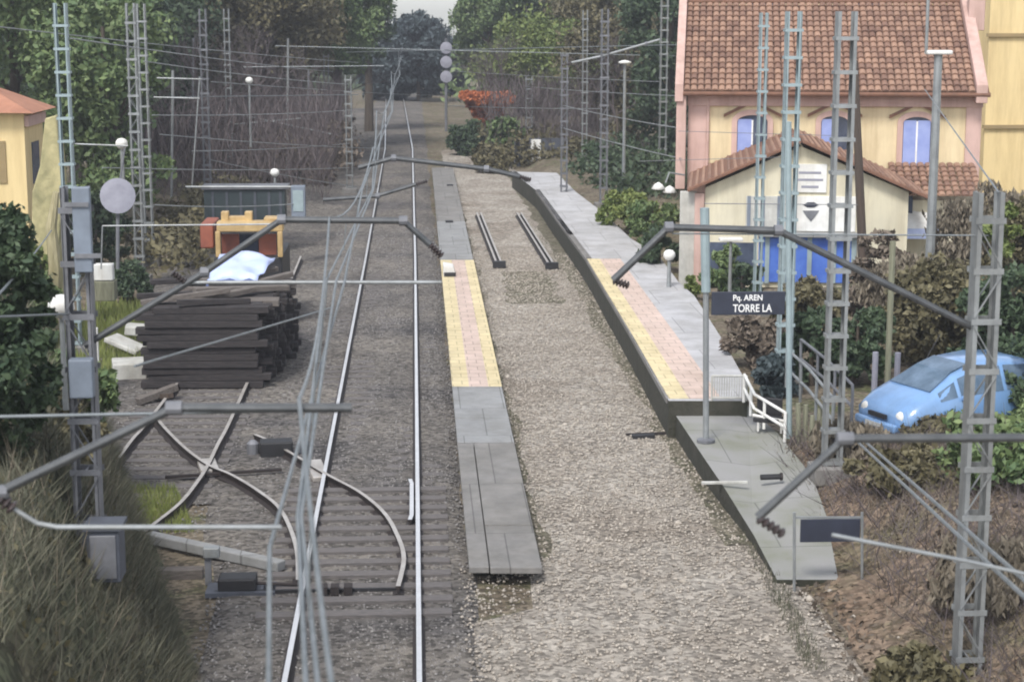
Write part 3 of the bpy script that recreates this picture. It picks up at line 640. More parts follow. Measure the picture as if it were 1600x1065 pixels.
MB().beam(b + Vector((-.5, -.3, 0)), b + Vector((.25, .25, .2)), .2, .13).build('beam', 'creosote_pale', t); MB().beam(b + Vector((-.2, .2, 0)), b + Vector((.2, -.3, .12)), .15, .1).build('beam', 'wood', t)

# ------------------------------------------------------------------ sleeper stack
ORD = 'lowest second third fourth fifth sixth seventh eighth ninth tenth eleventh twelfth thirteenth'.split()
ROW = 'front second third fourth fifth sixth seventh eighth ninth tenth eleventh twelfth thirteenth fourteenth fifteenth sixteenth'.split()
sx0, sy0 = P(228, 610, 0).x, P(228, 610, 0).y + .1
sx1 = P(415, 610, 0).x
meshes = []
for v in range(6):
    L = (sx1 - sx0) * (1, .97, 1.02, .95, 1.0, .98)[v]
    mb = MB(); mb.box((0, 0, 0), (L, .25, .145)); o = mb.build('stacked_sleeper', 'creosote' if v < 4 else 'creosote_pale', bevel=.012)
    meshes.append(o)
used = set()
NR, NL = 15, 12
for r in range(NR):
    for l in range(NL):
        if 0 < r < NR - 1 and l < NL - 3 and l % 1 == 0 and False: continue
        v = random.randrange(4) if l < NL - 1 or random.random() < .6 else random.choice((4, 5))
        if v in used: o = meshes[v].copy(); COL.objects.link(o)
        else: o = meshes[v]; used.add(v)
        jx = random.uniform(-.16, .16) * (1.2 if l > 3 else .7)
        o.location = ((sx0 + sx1) / 2 + jx + r * .03, sy0 + r * .30 + random.uniform(-.03, .03) + (.05 if l % 3 else 0), .12 + l * .152)
        o.rotation_euler = (random.uniform(-.015, .015), random.uniform(-.006, .006), random.uniform(-.03, .03))
        tag(o, f"dark timber sleeper, {ORD[l]} {'layer' if l == 0 else 'layer up'} in the {ROW[r]} row of the stack", 'sleeper', 'timber sleepers stacked in rows')
for v in range(6):
    if v not in used: bpy.data.objects.remove(meshes[v])
top = .12 + NL * .152
for i in range(12):
    mb = MB(); L = random.uniform(1.3, 2.5); mb.box((0, 0, 0), (L, .2, .12)); o = mb.build('loose_sleeper', 'creosote_pale' if i % 3 else 'creosote', bevel=.012)
    o.location = (sx0 + random.uniform(.5, 2.2), sy0 + .2 + i * .36, top + random.uniform(.0, .08)); o.rotation_euler = (random.uniform(-.1, .1), random.uniform(-.12, .06), random.uniform(-.2, .75))
    tag(o, f"greyed loose sleeper lying askew on the stack top, {ROW[i]} {'one' if i == 0 else 'back'} from the front", 'sleeper', 'loose sleepers on top of the stack')
# tarpaulin
c0 = [Q(x, y, Y) for x, y, Y in ((322, 436, 42.4), (402, 436, 42.4), (430, 403, 44.5), (345, 397, 45.4))]
b = P(432, 712, 0)
ib = thing('track_box', 'black equipment box with rod beside the left running rail at the crossing', 'equipment box', b)
MB().box(b + Vector((0, 0, .16)), (.62, .4, .3), rz=.1).build('housing', 'black', ib, bevel=.03); MB().box(b + Vector((.5, .1, .14)), (.22, .22, .22)).build('motor', 'cabinet', ib, bevel=.03); MB().lathe([(.12, 0), (.12, .2), (.05, .26)], b + Vector((-.45, .1, .03)), 12).build('drum', 'galv_dark', ib)
tp = thing('tarpaulin', 'pale blue tarpaulin draped over the back of the sleeper stack', 'tarpaulin', c0[0])
mb = MB(); n = 14; vs = []
for j in range(n):
    for i in range(n):
        a, b = i / (n - 1), j / (n - 1); p = c0[0].lerp(c0[1], a).lerp(c0[3].lerp(c0[2], a), b)
        p = p + Vector((0, 0, .16 * noise.noise((a * 4, b * 4, 2)) + .12 * math.sin(a * 3.1))); 
        if j == 0: p.z -= .1
        vs.append(p)
mb.add(vs, [(j * n + i, j * n + i + 1, (j + 1) * n + i + 1, (j + 1) * n + i) for j in range(n - 1) for i in range(n - 1)])
o = mb.build('sheet', 'tarp', tp, smooth=True); so = o.modifiers.new('solid', 'SOLIDIFY'); so.thickness = .02
hm = MB(); hm.add([v + Vector((0, -.02, .0)) for v in vs[:n]] + [v + Vector((.0, -.12, -.26)) for v in vs[:n]], [(i, i + 1, n + i + 1, n + i) for i in range(n - 1)])
o = hm.build('hem', 'tarp_dark', tp); so = o.modifiers.new('solid', 'SOLIDIFY'); so.thickness = .02

# ------------------------------------------------------------------ yellow machine behind the stack
YM = 47.5
ym = thing('rail_machine', 'yellow rail maintenance machine with open cab behind the sleeper stack', 'rail machine', Q(380, 470, YM))
def bq(px0, py0, px1, py1, Y, d): 
    a, b = Q(px0, py0, Y), Q(px1, py1, Y); return MB().box((a + b) / 2 + Vector((0, d / 2, 0)), (abs(b.x - a.x), d, abs(a.z - b.z)))
bq(338, 347, 442, 362, YM, .5).build('roof_beam', 'machine', ym, bevel=.03)
for x in (336, 433): bq(x, 362, x + 9, 402, YM - .02, .15).build('cab_post', 'machine', ym, bevel=.02)
for x in (345, 382): bq(x, 331, x + 12, 347, YM + .3, .3).build('lamp_bracket', 'machine', ym, bevel=.02)
bq(356, 338, 384, 347, YM + .35, .25).build('beacon_bar', 'machine', ym, bevel=.02)
bq(412, 340, 444, 350, YM + .2, .5).build('exhaust_cover', 'machine', ym, bevel=.03)
bq(312, 350, 334, 388, YM + .1, 1.6).build('side_tank', 'machine_red', ym, bevel=.04)
bq(346, 366, 374, 398, YM + .5, .1).build('rear_panel', 'machine_red', ym)
bq(404, 366, 432, 398, YM + .5, .1).build('rear_panel', 'machine_red', ym)
bq(334, 402, 442, 450, YM + .1, 3).build('chassis', 'black', ym, bevel=.04)
bq(345, 363, 434, 400, YM + 1.0, .8).build('dark_interior', 'black', ym, bevel=.03)  # black block added to make the inside of the open cab read dark
bq(374, 366, 404, 398, YM + .8, .1).build('window', 'glass', ym)
for x in (350, 425):
    c = Q(x, 455, YM); MB().lathe([(.1, -.1), (.35, -.08), (.35, .08), (.1, .1)], c, 16, (1, 0, 0)).build('wheel', 'rust', ym)
ct = thing('container', 'low dark teal container with pale roof edge behind the yellow machine', 'container', Q(385, 340, 63))
M['teal'] = mat('dark teal paint', (.03, .045, .05), (.02, .032, .036), 2, .6)
bq(318, 297, 446, 345, 63, .9).build('body', 'teal', ct, bevel=.03); bq(314, 291, 450, 296, 62.9, 1.0).build('roof', 'galv_dark', ct, bevel=.02)
for x in (330, 352, 374, 396, 418, 436): bq(x, 300, x + 5, 344, 62.97, .03).build('rib', 'cabinet', ct)

# ------------------------------------------------------------------ station
YS, YF = 55.0, 50.0
PHI = R(9.5); PIV = Q(1300, 300, YS); PIV.z = 0
RI = Matrix.Rotation(PHI, 3, 'Z')
Q_world = Q
def Q(px, py, Y):                    # as Q, in the frame of the station, which is turned by PHI about PIV
    o = RI @ (CAM - PIV) + PIV; d = RI @ ray(px, py); return o + d * ((Y - o.y) / d.y)
zb = .55
A = Q(1078, 145, YS); B = Q(1533, 145, YS); X0, X1, ZE = A.x, B.x, A.z
zr = Q(1300, 6, YS + 4.2).z; DEP = 8.4
stn = thing('station_building', 'cream two storey station with pink corners, brown tiled roof and gabled front', 'station building', (PIV.x, YS, zb)); stn.rotation_euler.z = -PHI
MB().prism([(X0, YS, zb), (X0, YS + DEP, zb), (X0, YS + DEP, ZE), (X0, YS + DEP / 2, zr - .25), (X0, YS, ZE)], (X1 - X0, 0, 0)).build('wall', 'cream', stn)
# tiled roof: barrel tiles as a stepped corrugation
def tiled(parent, xa, xb, ya, za, yb, zt, rows, pitch, m='tile', name='roof'):
    mb = MB(); nc = int((xb - xa) / pitch)
    L = math.hypot(yb - ya, zt - za); uy, uz = (yb - ya) / L, (zt - za) / L; ny, nz_ = -uz, uy
    if ny > 0 and yb > ya: pass
    for r in range(rows):
        for c in range(nc):
            t0, t1 = L * r / rows - .03, L * (r + 1) / rows + .02; xc = xa + (c + .5) * pitch + random.uniform(-.006, .006)
            lift = random.uniform(0, .012); vs = []
            for t, h in ((t0, .085 + lift), (t1, .015 + lift)):
                for k in range(5):
                    a = math.pi * k / 4; w = pitch * .47
                    dx, dh = -math.cos(a) * w, math.sin(a) * pitch * .33 + h
                    vs.append((xc + dx, ya + uy * t + ny * dh, za + uz * t + nz_ * dh))
            mb.add(vs, [(k, k + 1, 5 + k + 1, 5 + k) for k in range(4)] + [(0, 1, 2, 3, 4)])
    return mb.build(name, m, parent)
MB().prism([(X0 - .2, YS - .45, ZE + .02), (X0 - .2, YS + DEP / 2, zr - .05), (X0 - .2, YS + DEP + .45, ZE + .02), (X0 - .2, YS + DEP / 2, zr - .2)], (X1 - X0 + .4, 0, 0)).build('roof_deck', 'tile_dark', stn)
tiled(stn, X0 - .2, X1 + .2, YS - .5, ZE + .03, YS + DEP / 2, zr, 17, .215)
MB().beam((X0 - .3, YS + DEP / 2, zr + .08), (X1 + .3, YS + DEP / 2, zr + .08), .3, .14).build('ridge_cap', 'tile_dark', stn, bevel=.05)
MB().box(((X0 + X1) / 2, YS - .06, ZE - .2), (X1 - X0 + .14, .12, .4)).build('cornice', 'pink', stn, bevel=.02)
MB().tube([(X0 - .2, YS - .56, ZE - .0), (X1 + .2, YS - .56, ZE - .0)], .07, 8).build('gutter', 'tile_dark', stn)
for xa, xb in ((X0 - .04, X0 + .62), (X1 - .42, X1 + .04)):
    MB().box(((xa + xb) / 2, YS - .03, (zb + ZE - .38) / 2), (xb - xa, .1, ZE - .38 - zb)).build('corner_pilaster', 'pink', stn, bevel=.015)
for xc, w in ((X0 - .32, .26), (X1 - .05, .34)):      # parapets on the gable ends
    MB().prism([(xc - w / 2, YS - .6, ZE - .25), (xc - w / 2, YS - .6, ZE + .3), (xc - w / 2, YS + DEP / 2, zr + .42), (xc - w / 2, YS + DEP + .4, ZE + .3), (xc - w / 2, YS + DEP + .4, ZE - .25)], (w, 0, 0)).build('parapet', 'pink', stn, bevel=.02)
MB().box((X0 - .25, YS - .25, ZE - 1.5), (.3, .5, 2.9)).build('corner_buttress', 'pink', stn, bevel=.02)
b = Q(1525, 18, YS + 3); MB().box((b.x, YS + 3, b.z), (.5, .5, 1.2)).build('chimney', 'pink', stn, bevel=.02); MB().box((b.x, YS + 3, b.z + .62), (.6, .6, .14)).build('chimney_cap', 'tile_dark', stn)
def window(px0, px1, pyt, pyb, shut):
    a, b = Q(px0, pyt, YS), Q(px1, pyb, YS); xc, w, h = (a.x + b.x) / 2, b.x - a.x, a.z - b.z; zc = (a.z + b.z) / 2
    fr = MB(); s = .17
    for dx in (-1, 1): fr.box((xc + dx * (w / 2 + s / 2), YS - .035, zc), (s, .09, h))
    n = 10; arc_o = [(xc - math.cos(math.pi * k / n) * (w / 2 + s), YS - .08, a.z + math.sin(math.pi * k / n) * (w * .22 + s)) for k in range(n + 1)]
    arc_i = [(xc - math.cos(math.pi * k / n) * w / 2, YS - .08, a.z + math.sin(math.pi * k / n) * w * .22) for k in range(n + 1)]
    for k in range(n): fr.prism([arc_o[k], arc_o[k + 1], arc_i[k + 1], arc_i[k]], (0, .09, 0))
    f = fr.build('window_frame', 'pink', stn)
    MB().prism([(x, YS - .012, z) for x, _, z in arc_i[::-1]] + [(xc - w / 2, YS - .012, b.z), (xc + w / 2, YS - .012, b.z)], (0, .02, 0)).build('pane', 'glass', f)
    if shut != 'open':
        for sx, on in ((-1, True), (1, shut == 'both')):
            if on:
                MB().box((xc + sx * w / 4, YS - .03, zc + .05), (w / 2 - .03, .035, h + .05)).build('shutter', 'shutter_blue', f, bevel=.01)
    MB().box((xc, YS - .03, zc), (.05, .04, h + .1)).build('mullion', 'white', f)
    MB().box((xc, YS - .09, b.z - .06), (w + .5, .2, .1)).build('sill', 'pink', f)
    hd = MB(); hd.prism([(xc - w / 2 - .42, YS - .1, a.z + .14), (xc, YS - .1, a.z + w * .25 + .34), (xc + w / 2 + .42, YS - .1, a.z + .14), (xc + w / 2 + .42, YS - .1, a.z + .23), (xc, YS - .1, a.z + w * .25 + .44), (xc - w / 2 - .42, YS - .1, a.z + .23)], (0, .1, 0)); hd.build('hood_mould', 'tile_dark', f)
window(1152, 1198, 190, 245, 'right'); window(1283, 1323, 190, 245, 'right'); window(1411, 1452, 192, 262, 'both')
MB().tube([(Q(1107, 140, YS).x, YS - .1, Q(1107, 150, YS).z), (Q(1107, 140, YS).x, YS - .1, zb)], .05, 8).build('downpipe', 'pink', stn)
# gabled front
a = Q(1092, 292, YF); ap = Q(1252, 222, YF); e = Q(1432, 303, YF)
gx0, gx1 = Q(1102, 292, YF).x, Q(1420, 300, YF).x; DY = YS - YF
MB().prism([(gx0, YF, zb), (gx0, YF, a.z - .02), (ap.x, YF, ap.z - .12), (gx1, YF, e.z + .05), (gx1, YF, zb)], (0, DY - .06, 0)).build('gable_wall', 'cream_pale', stn)
def slope(p, q):
    d = Vector((q.x - p.x, 0, q.z - p.z)); n = Vector((-d.z, 0, d.x)).normalized(); n = n if n.z > 0 else -n
    return MB().prism([p + Vector((0, -.35, 0)), q + Vector((0, -.35, 0)), q + n * .09 + Vector((0, -.35, 0)), p + n * .09 + Vector((0, -.35, 0))], (0, DY + .28, 0))
slope(a + Vector((-.3, 0, -.12)), ap).build('porch_roof', 'tile_dark', stn, bevel=.02); slope(ap + Vector((.003, 0, 0)), e + Vector((.3, 0, -.12))).build('porch_roof', 'tile_dark', stn, bevel=.02)
for p, q in ((a + Vector((-.3, 0, -.12)), ap), (ap, e + Vector((.3, 0, -.12)))):
    tl = MB()
    d = q - p; L = d.length; n = Vector((-d.z, 0, d.x)).normalized()
    for k in range(int(L / .2)):
        c = p + d * ((k + .5) * .2 / L) + n * .08 + Vector((0, -.30, 0)); tl.tube([c, c + Vector((0, DY + .15, 0))], .055, 6)
    tl.build('roof_tile', 'tile', stn)
def wq_box(px0, py0, px1, py1, Y, d, m, name, **kw):
    a, b = Q(px0, py0, Y), Q(px1, py1, Y)
    return MB().box(((a.x + b.x) / 2, Y - d / 2, (a.z + b.z) / 2), (abs(b.x - a.x), d, abs(a.z - b.z))).build(name, m, stn, **kw)
wq_box(1239, 256, 1291, 301, YF - .003, .05, 'white', 'sign_board', bevel=.01)
for k, (y0, x0, x1) in enumerate(((268, 1248, 1283), (279, 1246, 1286), (290, 1252, 1279))): wq_box(x0, y0, x1, y0 + 4, YF - .055, .006, 'lilac', 'sign_line')
wq_box(1240, 306, 1336, 362, YF - .003, .05, 'white', 'notice_board', bevel=.01)
wq_box(1166, 306, 1236, 362, YF - .003, .04, 'offwhite', 'wall_panel', bevel=.01)
def poly_px(pxs, Y, d, m, name): MB().prism([Q(x, y, Y) + Vector((0, -d, 0)) for x, y in pxs], (0, d, 0)).build(name, m, stn)
poly_px([(1255, 320), (1262, 316), (1272, 316), (1279, 320), (1272, 324), (1262, 324)], YF - .06, .01, 'navy', 'emblem')
poly_px([(1254, 329), (1280, 329), (1274, 338), (1267, 346), (1260, 338)], YF - .06, .01, 'galv_dark', 'emblem')
for x in (1168, 1190, 1215): wq_box(x, 306, x + 4, 362, YF - .045, .02, 'bluegrey', 'panel_post')
wq_box(1186, 368, 1336, 442, YF - .003, .08, 'bright_blue', 'entrance_door', bevel=.01)
for x in (1196, 1222, 1262, 1300, 1331): wq_box(x, 368, x + 5, 442, YF - .085, .05, 'galv_blue', 'door_post')
wq_box(1184, 361, 1342, 370, YF - .003, .35, 'slab_light', 'door_canopy', bevel=.02)
wq_box(1108, 378, 1180, 442, YF - .003, .03, 'glass', 'porch_opening')
wq_box(1063, 298, 1086, 447, YF + .3, .3, 'offwhite', 'porch_column', bevel=.02)
wq_box(1086, 300, 1098, 447, YF + .2, .3, 'pink', 'porch_corner', bevel=.02)
# lean to on the right
c0, c1 = Q(1400, 305, YS - 2), Q(1535, 305, YS - 2)
MB().box(((c0.x + c1.x) / 2, YS - 1, (zb + c0.z) / 2 - .1), (c1.x - c0.x, 1.86, c0.z - zb - .1)).build('side_wall', 'cream_pale', stn)
tiled(stn, c0.x - .1, c1.x + .1, YS - 2.3, c0.z - .05, YS - .08, c0.z + .75, 7, .22, name='side_roof')
a, b = Q(1403, 303, YS - 2.02), Q(1425, 345, YS - 2.02); MB().box(((a.x + b.x) / 2, YS - 2.02, (a.z + b.z) / 2), (b.x - a.x, .04, a.z - b.z)).build('side_opening', 'glass', stn)
Q = Q_world
aw = thing('awning', 'white and pale blue awning beside the right end of the station gable', 'awning', Q(1435, 362, YS - 3))
a, b = Q(1402, 340, YS - 3), Q(1466, 362, YS - 3); MB().prism([(a.x, YS - 3.2, b.z), (a.x, YS - 2.05, a.z + .25), (a.x, YS - 2.05, a.z + .2), (a.x, YS - 3.2, b.z - .06)], (b.x - a.x, 0, 0)).build('canopy', 'white', aw)
MB().box(((a.x + b.x) / 2, YS - 3.22, b.z - .03), (b.x - a.x, .03, .3)).build('valance', 'tarp', aw)
for x in (a.x + .05, b.x - .05): MB().tube([(x, YS - 3.15, zb), (x, YS - 3.15, b.z)], .03, 6).build('leg', 'galv', aw)

# right-hand yellow block
YB = 66
yb = thing('apartment_block', 'large plain yellow building with dark ledges behind the station', 'building', Q(1700, 300, YB))
a = Q(1534, 300, YB); MB().box((a.x + 8, YB + 6, 6), (16, 12, 13)).build('wall', 'yellow_wall', yb)
for py in (55, 198):
    p = Q(1560, py, YB); MB().box((a.x + 8, YB - .06, p.z), (16.2, .12, .13)).build('ledge', 'ledge', yb)
# a lower ledge just under the roof line behind the station ridge
p = Q(1352, 2, 75); bk = thing('rear_building', 'cream upper wall showing over the station roof ridge', 'building', (p.x, 76, 0))
MB().box((p.x + 1, 79, 5.5), (14.2, 6, 11)).build('wall', 'cream', bk)
for k in range(3):
    w = p.x - 4 + k * 4.5; MB().box((w, 75.96, 8.75), (1.2, .06, .5)).build('window', 'glass', bk)

# left house
YH = 52
a = Q(36, 165, YH); c = Q(92, 200, YH + 5); rr = Q(10, 145, YH + 3)
hs = thing('yellow_house', 'yellow house with orange tiled roof at the left edge', 'house', Q(20, 330, YH))
zt = a.z - .1; xL = a.x - 6
MB().prism([(xL, YH, .3), (a.x, YH, .3), (a.x, YH, zt), (xL, YH, zt)], (0, 2.6, 0)).build('wall', 'yellow_wall', hs)
MB().add([(xL - .3, YH - .4, zt), (a.x + .35, YH - .4, zt - .1), (a.x + .35, YH + 3, zt - .1), (xL - .3, YH + 3, zt), (a.x - 1.6, YH + 1.3, zt + .8), (xL - .3, YH + 1.3, zt + .8)], [(0, 1, 4, 5), (1, 2, 4), (2, 3, 5, 4), (3, 0, 5), (3, 2, 1, 0)]).build('roof', 'orange_roof', hs)
MB().box((a.x + .02, YH + 1.3, zt - .35), (.2, 2.5, .3)).build('eaves_band', 'pink', hs)
for yy in (YH + 1.3,): MB().box((a.x + .01, yy, zt - 1.6), (.06, .9, 1.2)).build('window', 'glass', hs)
MB().box((a.x - .95, YH - .01, zt - 1.5), (.8, .06, 1.2)).build('window', 'ledge', hs)
wl = thing('garden_wall', 'tall pale yellow ruined wall partly overgrown beside the yellow house', 'wall', Q(72, 470, 47))
pp = [Q(x, y, 47) for x, y in ((48, 470), (96, 470), (92, 380), (98, 300), (88, 180), (70, 185), (62, 260), (50, 300))]
M['ruin'] = mat('lichened pale render', (.50, .44, .24), (.22, .21, .11), 1.3, .95, bump=.6, bscale=5)
MB().prism(pp, (0, .7, 0)).build('masonry', 'ruin', wl, bevel=.04)

# ------------------------------------------------------------------ signs
def text(body, size, loc, parent, m='letter', name='lettering', wd=None):
    cu = bpy.data.curves.new(name, 'FONT'); cu.body = body; cu.size = size; cu.extrude = .003; cu.align_x = 'CENTER'; cu.align_y = 'CENTER'; cu.offset = .003
    to = bpy.data.objects.new('tmp', cu); COL.objects.link(to)
    bpy.context.view_layer.update()
    me = bpy.data.meshes.new_from_object(to.evaluated_get(bpy.context.evaluated_depsgraph_get())); bpy.data.objects.remove(to)
    me.name = name; me.materials.clear(); me.materials.append(M[m])
    o = bpy.data.objects.new(name, me); COL.objects.link(o); o.parent = parent
    o.rotation_euler = (R(90), 0, 0)
    if wd:
        w = max(v.co.x for v in me.vertices) - min(v.co.x for v in me.vertices); o.scale = (wd / w, 1, 1)
    o.location = Vector(loc) - ORG[parent]; return o
YG = 33.6
b = P(1103, 690, ZL); YG = b.y
sg = thing('station_sign', 'dark station name sign with white lettering on two tall posts at the platform', 'sign', b)
MB().tube([b, Q(1103, 455, YG)], .055, 10).build('post', 'galv', sg); MB().tube([Q(1103, 456, YG), Q(1101, 325, YG)], .085, 10).build('post_sleeve', 'galv_blue', sg)
MB().lathe([(.17, 0), (.17, .05), (.07, .07)], b, 12).build('base_flange', 'galv_dark', sg)
MB().tube([Q(1233, 684, YG), Q(1232, 190, YG)], .055, 10).build('post', 'galv_blue', sg)
a, c = Q(1112, 456, YG), Q(1226, 491, YG)
MB().box(((a.x + c.x) / 2, YG, (a.z + c.z) / 2), (c.x - a.x, .05, a.z - c.z)).build('board', 'navy', sg, bevel=.01)
text('Pq. AREN', .15, Q(1168, 465, YG) + Vector((0, -.032, 0)), sg, wd=.54)
text('TORRE LA', .20, Q(1175, 481.5, YG) + Vector((0, -.034, 0)), sg, wd=.72)
b = P(1241, 925, 0); YG2 = b.y
s2 = thing('notice_sign', 'low dark blue blank sign board on two thin posts at the ramp foot', 'sign', b)
for x in (1241, 1347): MB().tube([Q(x, 924, YG2), Q(x, 800, YG2)], .022, 8).build('post', 'galv', s2)
a, c = Q(1251, 811, YG2), Q(1343, 845, YG2); MB().box(((a.x + c.x) / 2, YG2, (a.z + c.z) / 2), (c.x - a.x, .03, a.z - c.z)).build('board', 'navy', s2, bevel=.006)
MB().beam(Q(1241, 808, YG2 + .01), Q(1347, 808, YG2 + .01), .03, .03).build('frame_bar', 'galv', s2)

# white panel sign far centre
t = thing('white_notice', 'tall white notice panel on a dark fence far beyond the bare bed', 'notice', Q(837, 262, 98))
a, c = Q(829, 218, 98), Q(845, 262, 98); MB().box((a + c) / 2, (c.x - a.x, .1, a.z - c.z)).build('panel', 'white', t, bevel=.02)
MB().tube([Q(837, 262, 98.1), Q(837, 280, 98.1)], .06, 6).build('post', 'galv_dark', t)
t = thing('dark_fence', 'dark blue fence panel behind the white notice', 'fence', Q(835, 270, 98.6))
a, c = Q(805, 216, 98.6), Q(880, 262, 98.6); MB().box((a + c) / 2, (c.x - a.x, .08, a.z - c.z)).build('panel', 'cabinet', t)
for x in (805, 842, 880): MB().tube([Q(x, 272, 98.5), Q(x, 214, 98.5)], .06, 6).build('post', 'galv_dark', t)

# ------------------------------------------------------------------ platform side: rails, posts, stairs
def railing(name, pts, h, n, label, m='white', rr=.028, infill=False):
    pts = [Vector(p) for p in pts]; t = thing(name, label, 'railing', pts[0])
    up = Vector((0, 0, h))
    for hh in ((1, .5) if not infill else (1, .12)): MB().tube([p + up * hh for p in pts], rr, 8).build('rail', m, t)
    for i in range(n):
        s = i / (n - 1) * (len(pts) - 1); k = min(int(s), len(pts) - 2); p = pts[k].lerp(pts[k + 1], s - k)
        MB().tube([p, p + up], rr, 8).build('post', m, t)
    if infill:
        a, b = pts[0], pts[-1]
        for i in range(1, 14): q = a.lerp(b, i / 14); MB().tube([q + up * .12, q + up], .01, 5).build('baluster', m, t)
    return t
railing('railing', [P(1112, 626, ZP), P(1166, 626, ZP)], .5, 2, 'low white barred railing across the platform end', 'offwhite', .022, True)
railing('handrail', [P(1162, 628, ZP), P(1178, 660, ZL + .08), P(1226, 690, ZL)], .55, 4, 'white handrail stepping down to the lower platform', 'white', .03)
railing('stair_rail', [P(1228, 605, .75), P(1262, 640, .8), P(1300, 690, .7)], .8, 4, 'grey double stair rail between the two masts', 'galv', .03)
railing('stair_rail', [P(1250, 590, .9), P(1290, 625, .9), P(1330, 668, .8)], .8, 4, 'farther grey stair rail beside the broad mast', 'galv_dark', .03)
bg = thing('dumped_bench', 'black seat with white frame dumped beside the white handrail', 'bench', P(1200, 668, ZL))
b = P(1200, 672, ZL); MB().box(b + Vector((0, 0, .22)), (.5, .35, .09), rz=-.5).build('seat', 'black', bg, bevel=.02); MB().box(b + Vector((.06, .2, .42)), (.5, .06, .34), rz=-.5).build('backrest', 'black', bg, bevel=.02)
for dx, dy in ((-.2, -.05), (.2, -.25), (-.1, .2), (.28, .0)): MB().tube([b + Vector((dx, dy, 0)), b + Vector((dx, dy, .22))], .022, 6).build('leg', 'white', bg)
MB().tube([b + Vector((-.3, .0, .3)), b + Vector((.35, -.3, .22))], .03, 6).build('armrest', 'white', bg)
for i, (px, py) in enumerate(((1248, 706), (1258, 702), (1267, 712), (1277, 700), (1286, 716))):
    b = P(px, py, .3); h = random.uniform(.75, .95)
    MB().tube([b, b + Vector((random.uniform(-.04, .04), 0, h))], [.055, .045], 8).build('timber_post', 'post_wood', loc=b, label=f"{('leftmost', 'second', 'middle', 'fourth', 'rightmost')[i]} greenish timber post of the short palisade beside the ramp", cat='post', group='palisade posts beside the ramp')
a = P(1352, 482, zb); YW = 47
b = Q(1351, 478, YW); c = Q(1335, 95, YW)
MB().tube([b, b.lerp(c, .5), c], [.13, .115, .09], 10).build('utility_pole', 'wood', loc=b, label='dark leaning wooden pole in front of the station gable', cat='pole')
for px, py, h in ((1385, 640, 3.3), (1365, 636, 1.1), (1400, 628, 1.0)):
    b = P(px, py, .7); MB().tube([b, b + Vector((0, 0, h))], .06, 8).build('garden_post', 'post_wood' if h > 2 else 'lilac', loc=b, label={3.3: 'tall greenish post behind the blue car', 1.1: 'short lilac post left of the tall greenish post', 1.0: 'short lilac post right of the tall greenish post'}[h], cat='post')
t = thing('pipe_stub', 'dark pipe stub lying on the lower platform ramp', 'pipe', P(1205, 745, zlow(745))); b = P(1205, 745, zlow(745) + .06)
MB().tube([b + Vector((-.18, 0, 0)), b + Vector((.16, .03, 0))], .05, 8).build('pipe', 'black', t); MB().tube([b + Vector((.16, .03, 0)), b + Vector((.2, .03, 0))], .07, 8).build('flange', 'rust', t)

# low wall in front of the car
t = thing('low_wall', 'low mossy wall with pale coping in front of the blue car', 'wall', P(1420, 690, .6))
a, c = Q(1352, 668, 31.6), Q(1640, 668, 30.6); 
M['moss'] = mat('mossy masonry', (.17, .165, .11), (.09, .11, .05), 2, .95, bump=.5)
MB().beam(a + Vector((0, 0, -.35)), c + Vector((0, 0, -.35)), .3, .7).build('masonry', 'moss', t); MB().beam(a + Vector((0, 0, .03)), c + Vector((0, 0, .03)), .36, .06).build('coping', 'slab', t)

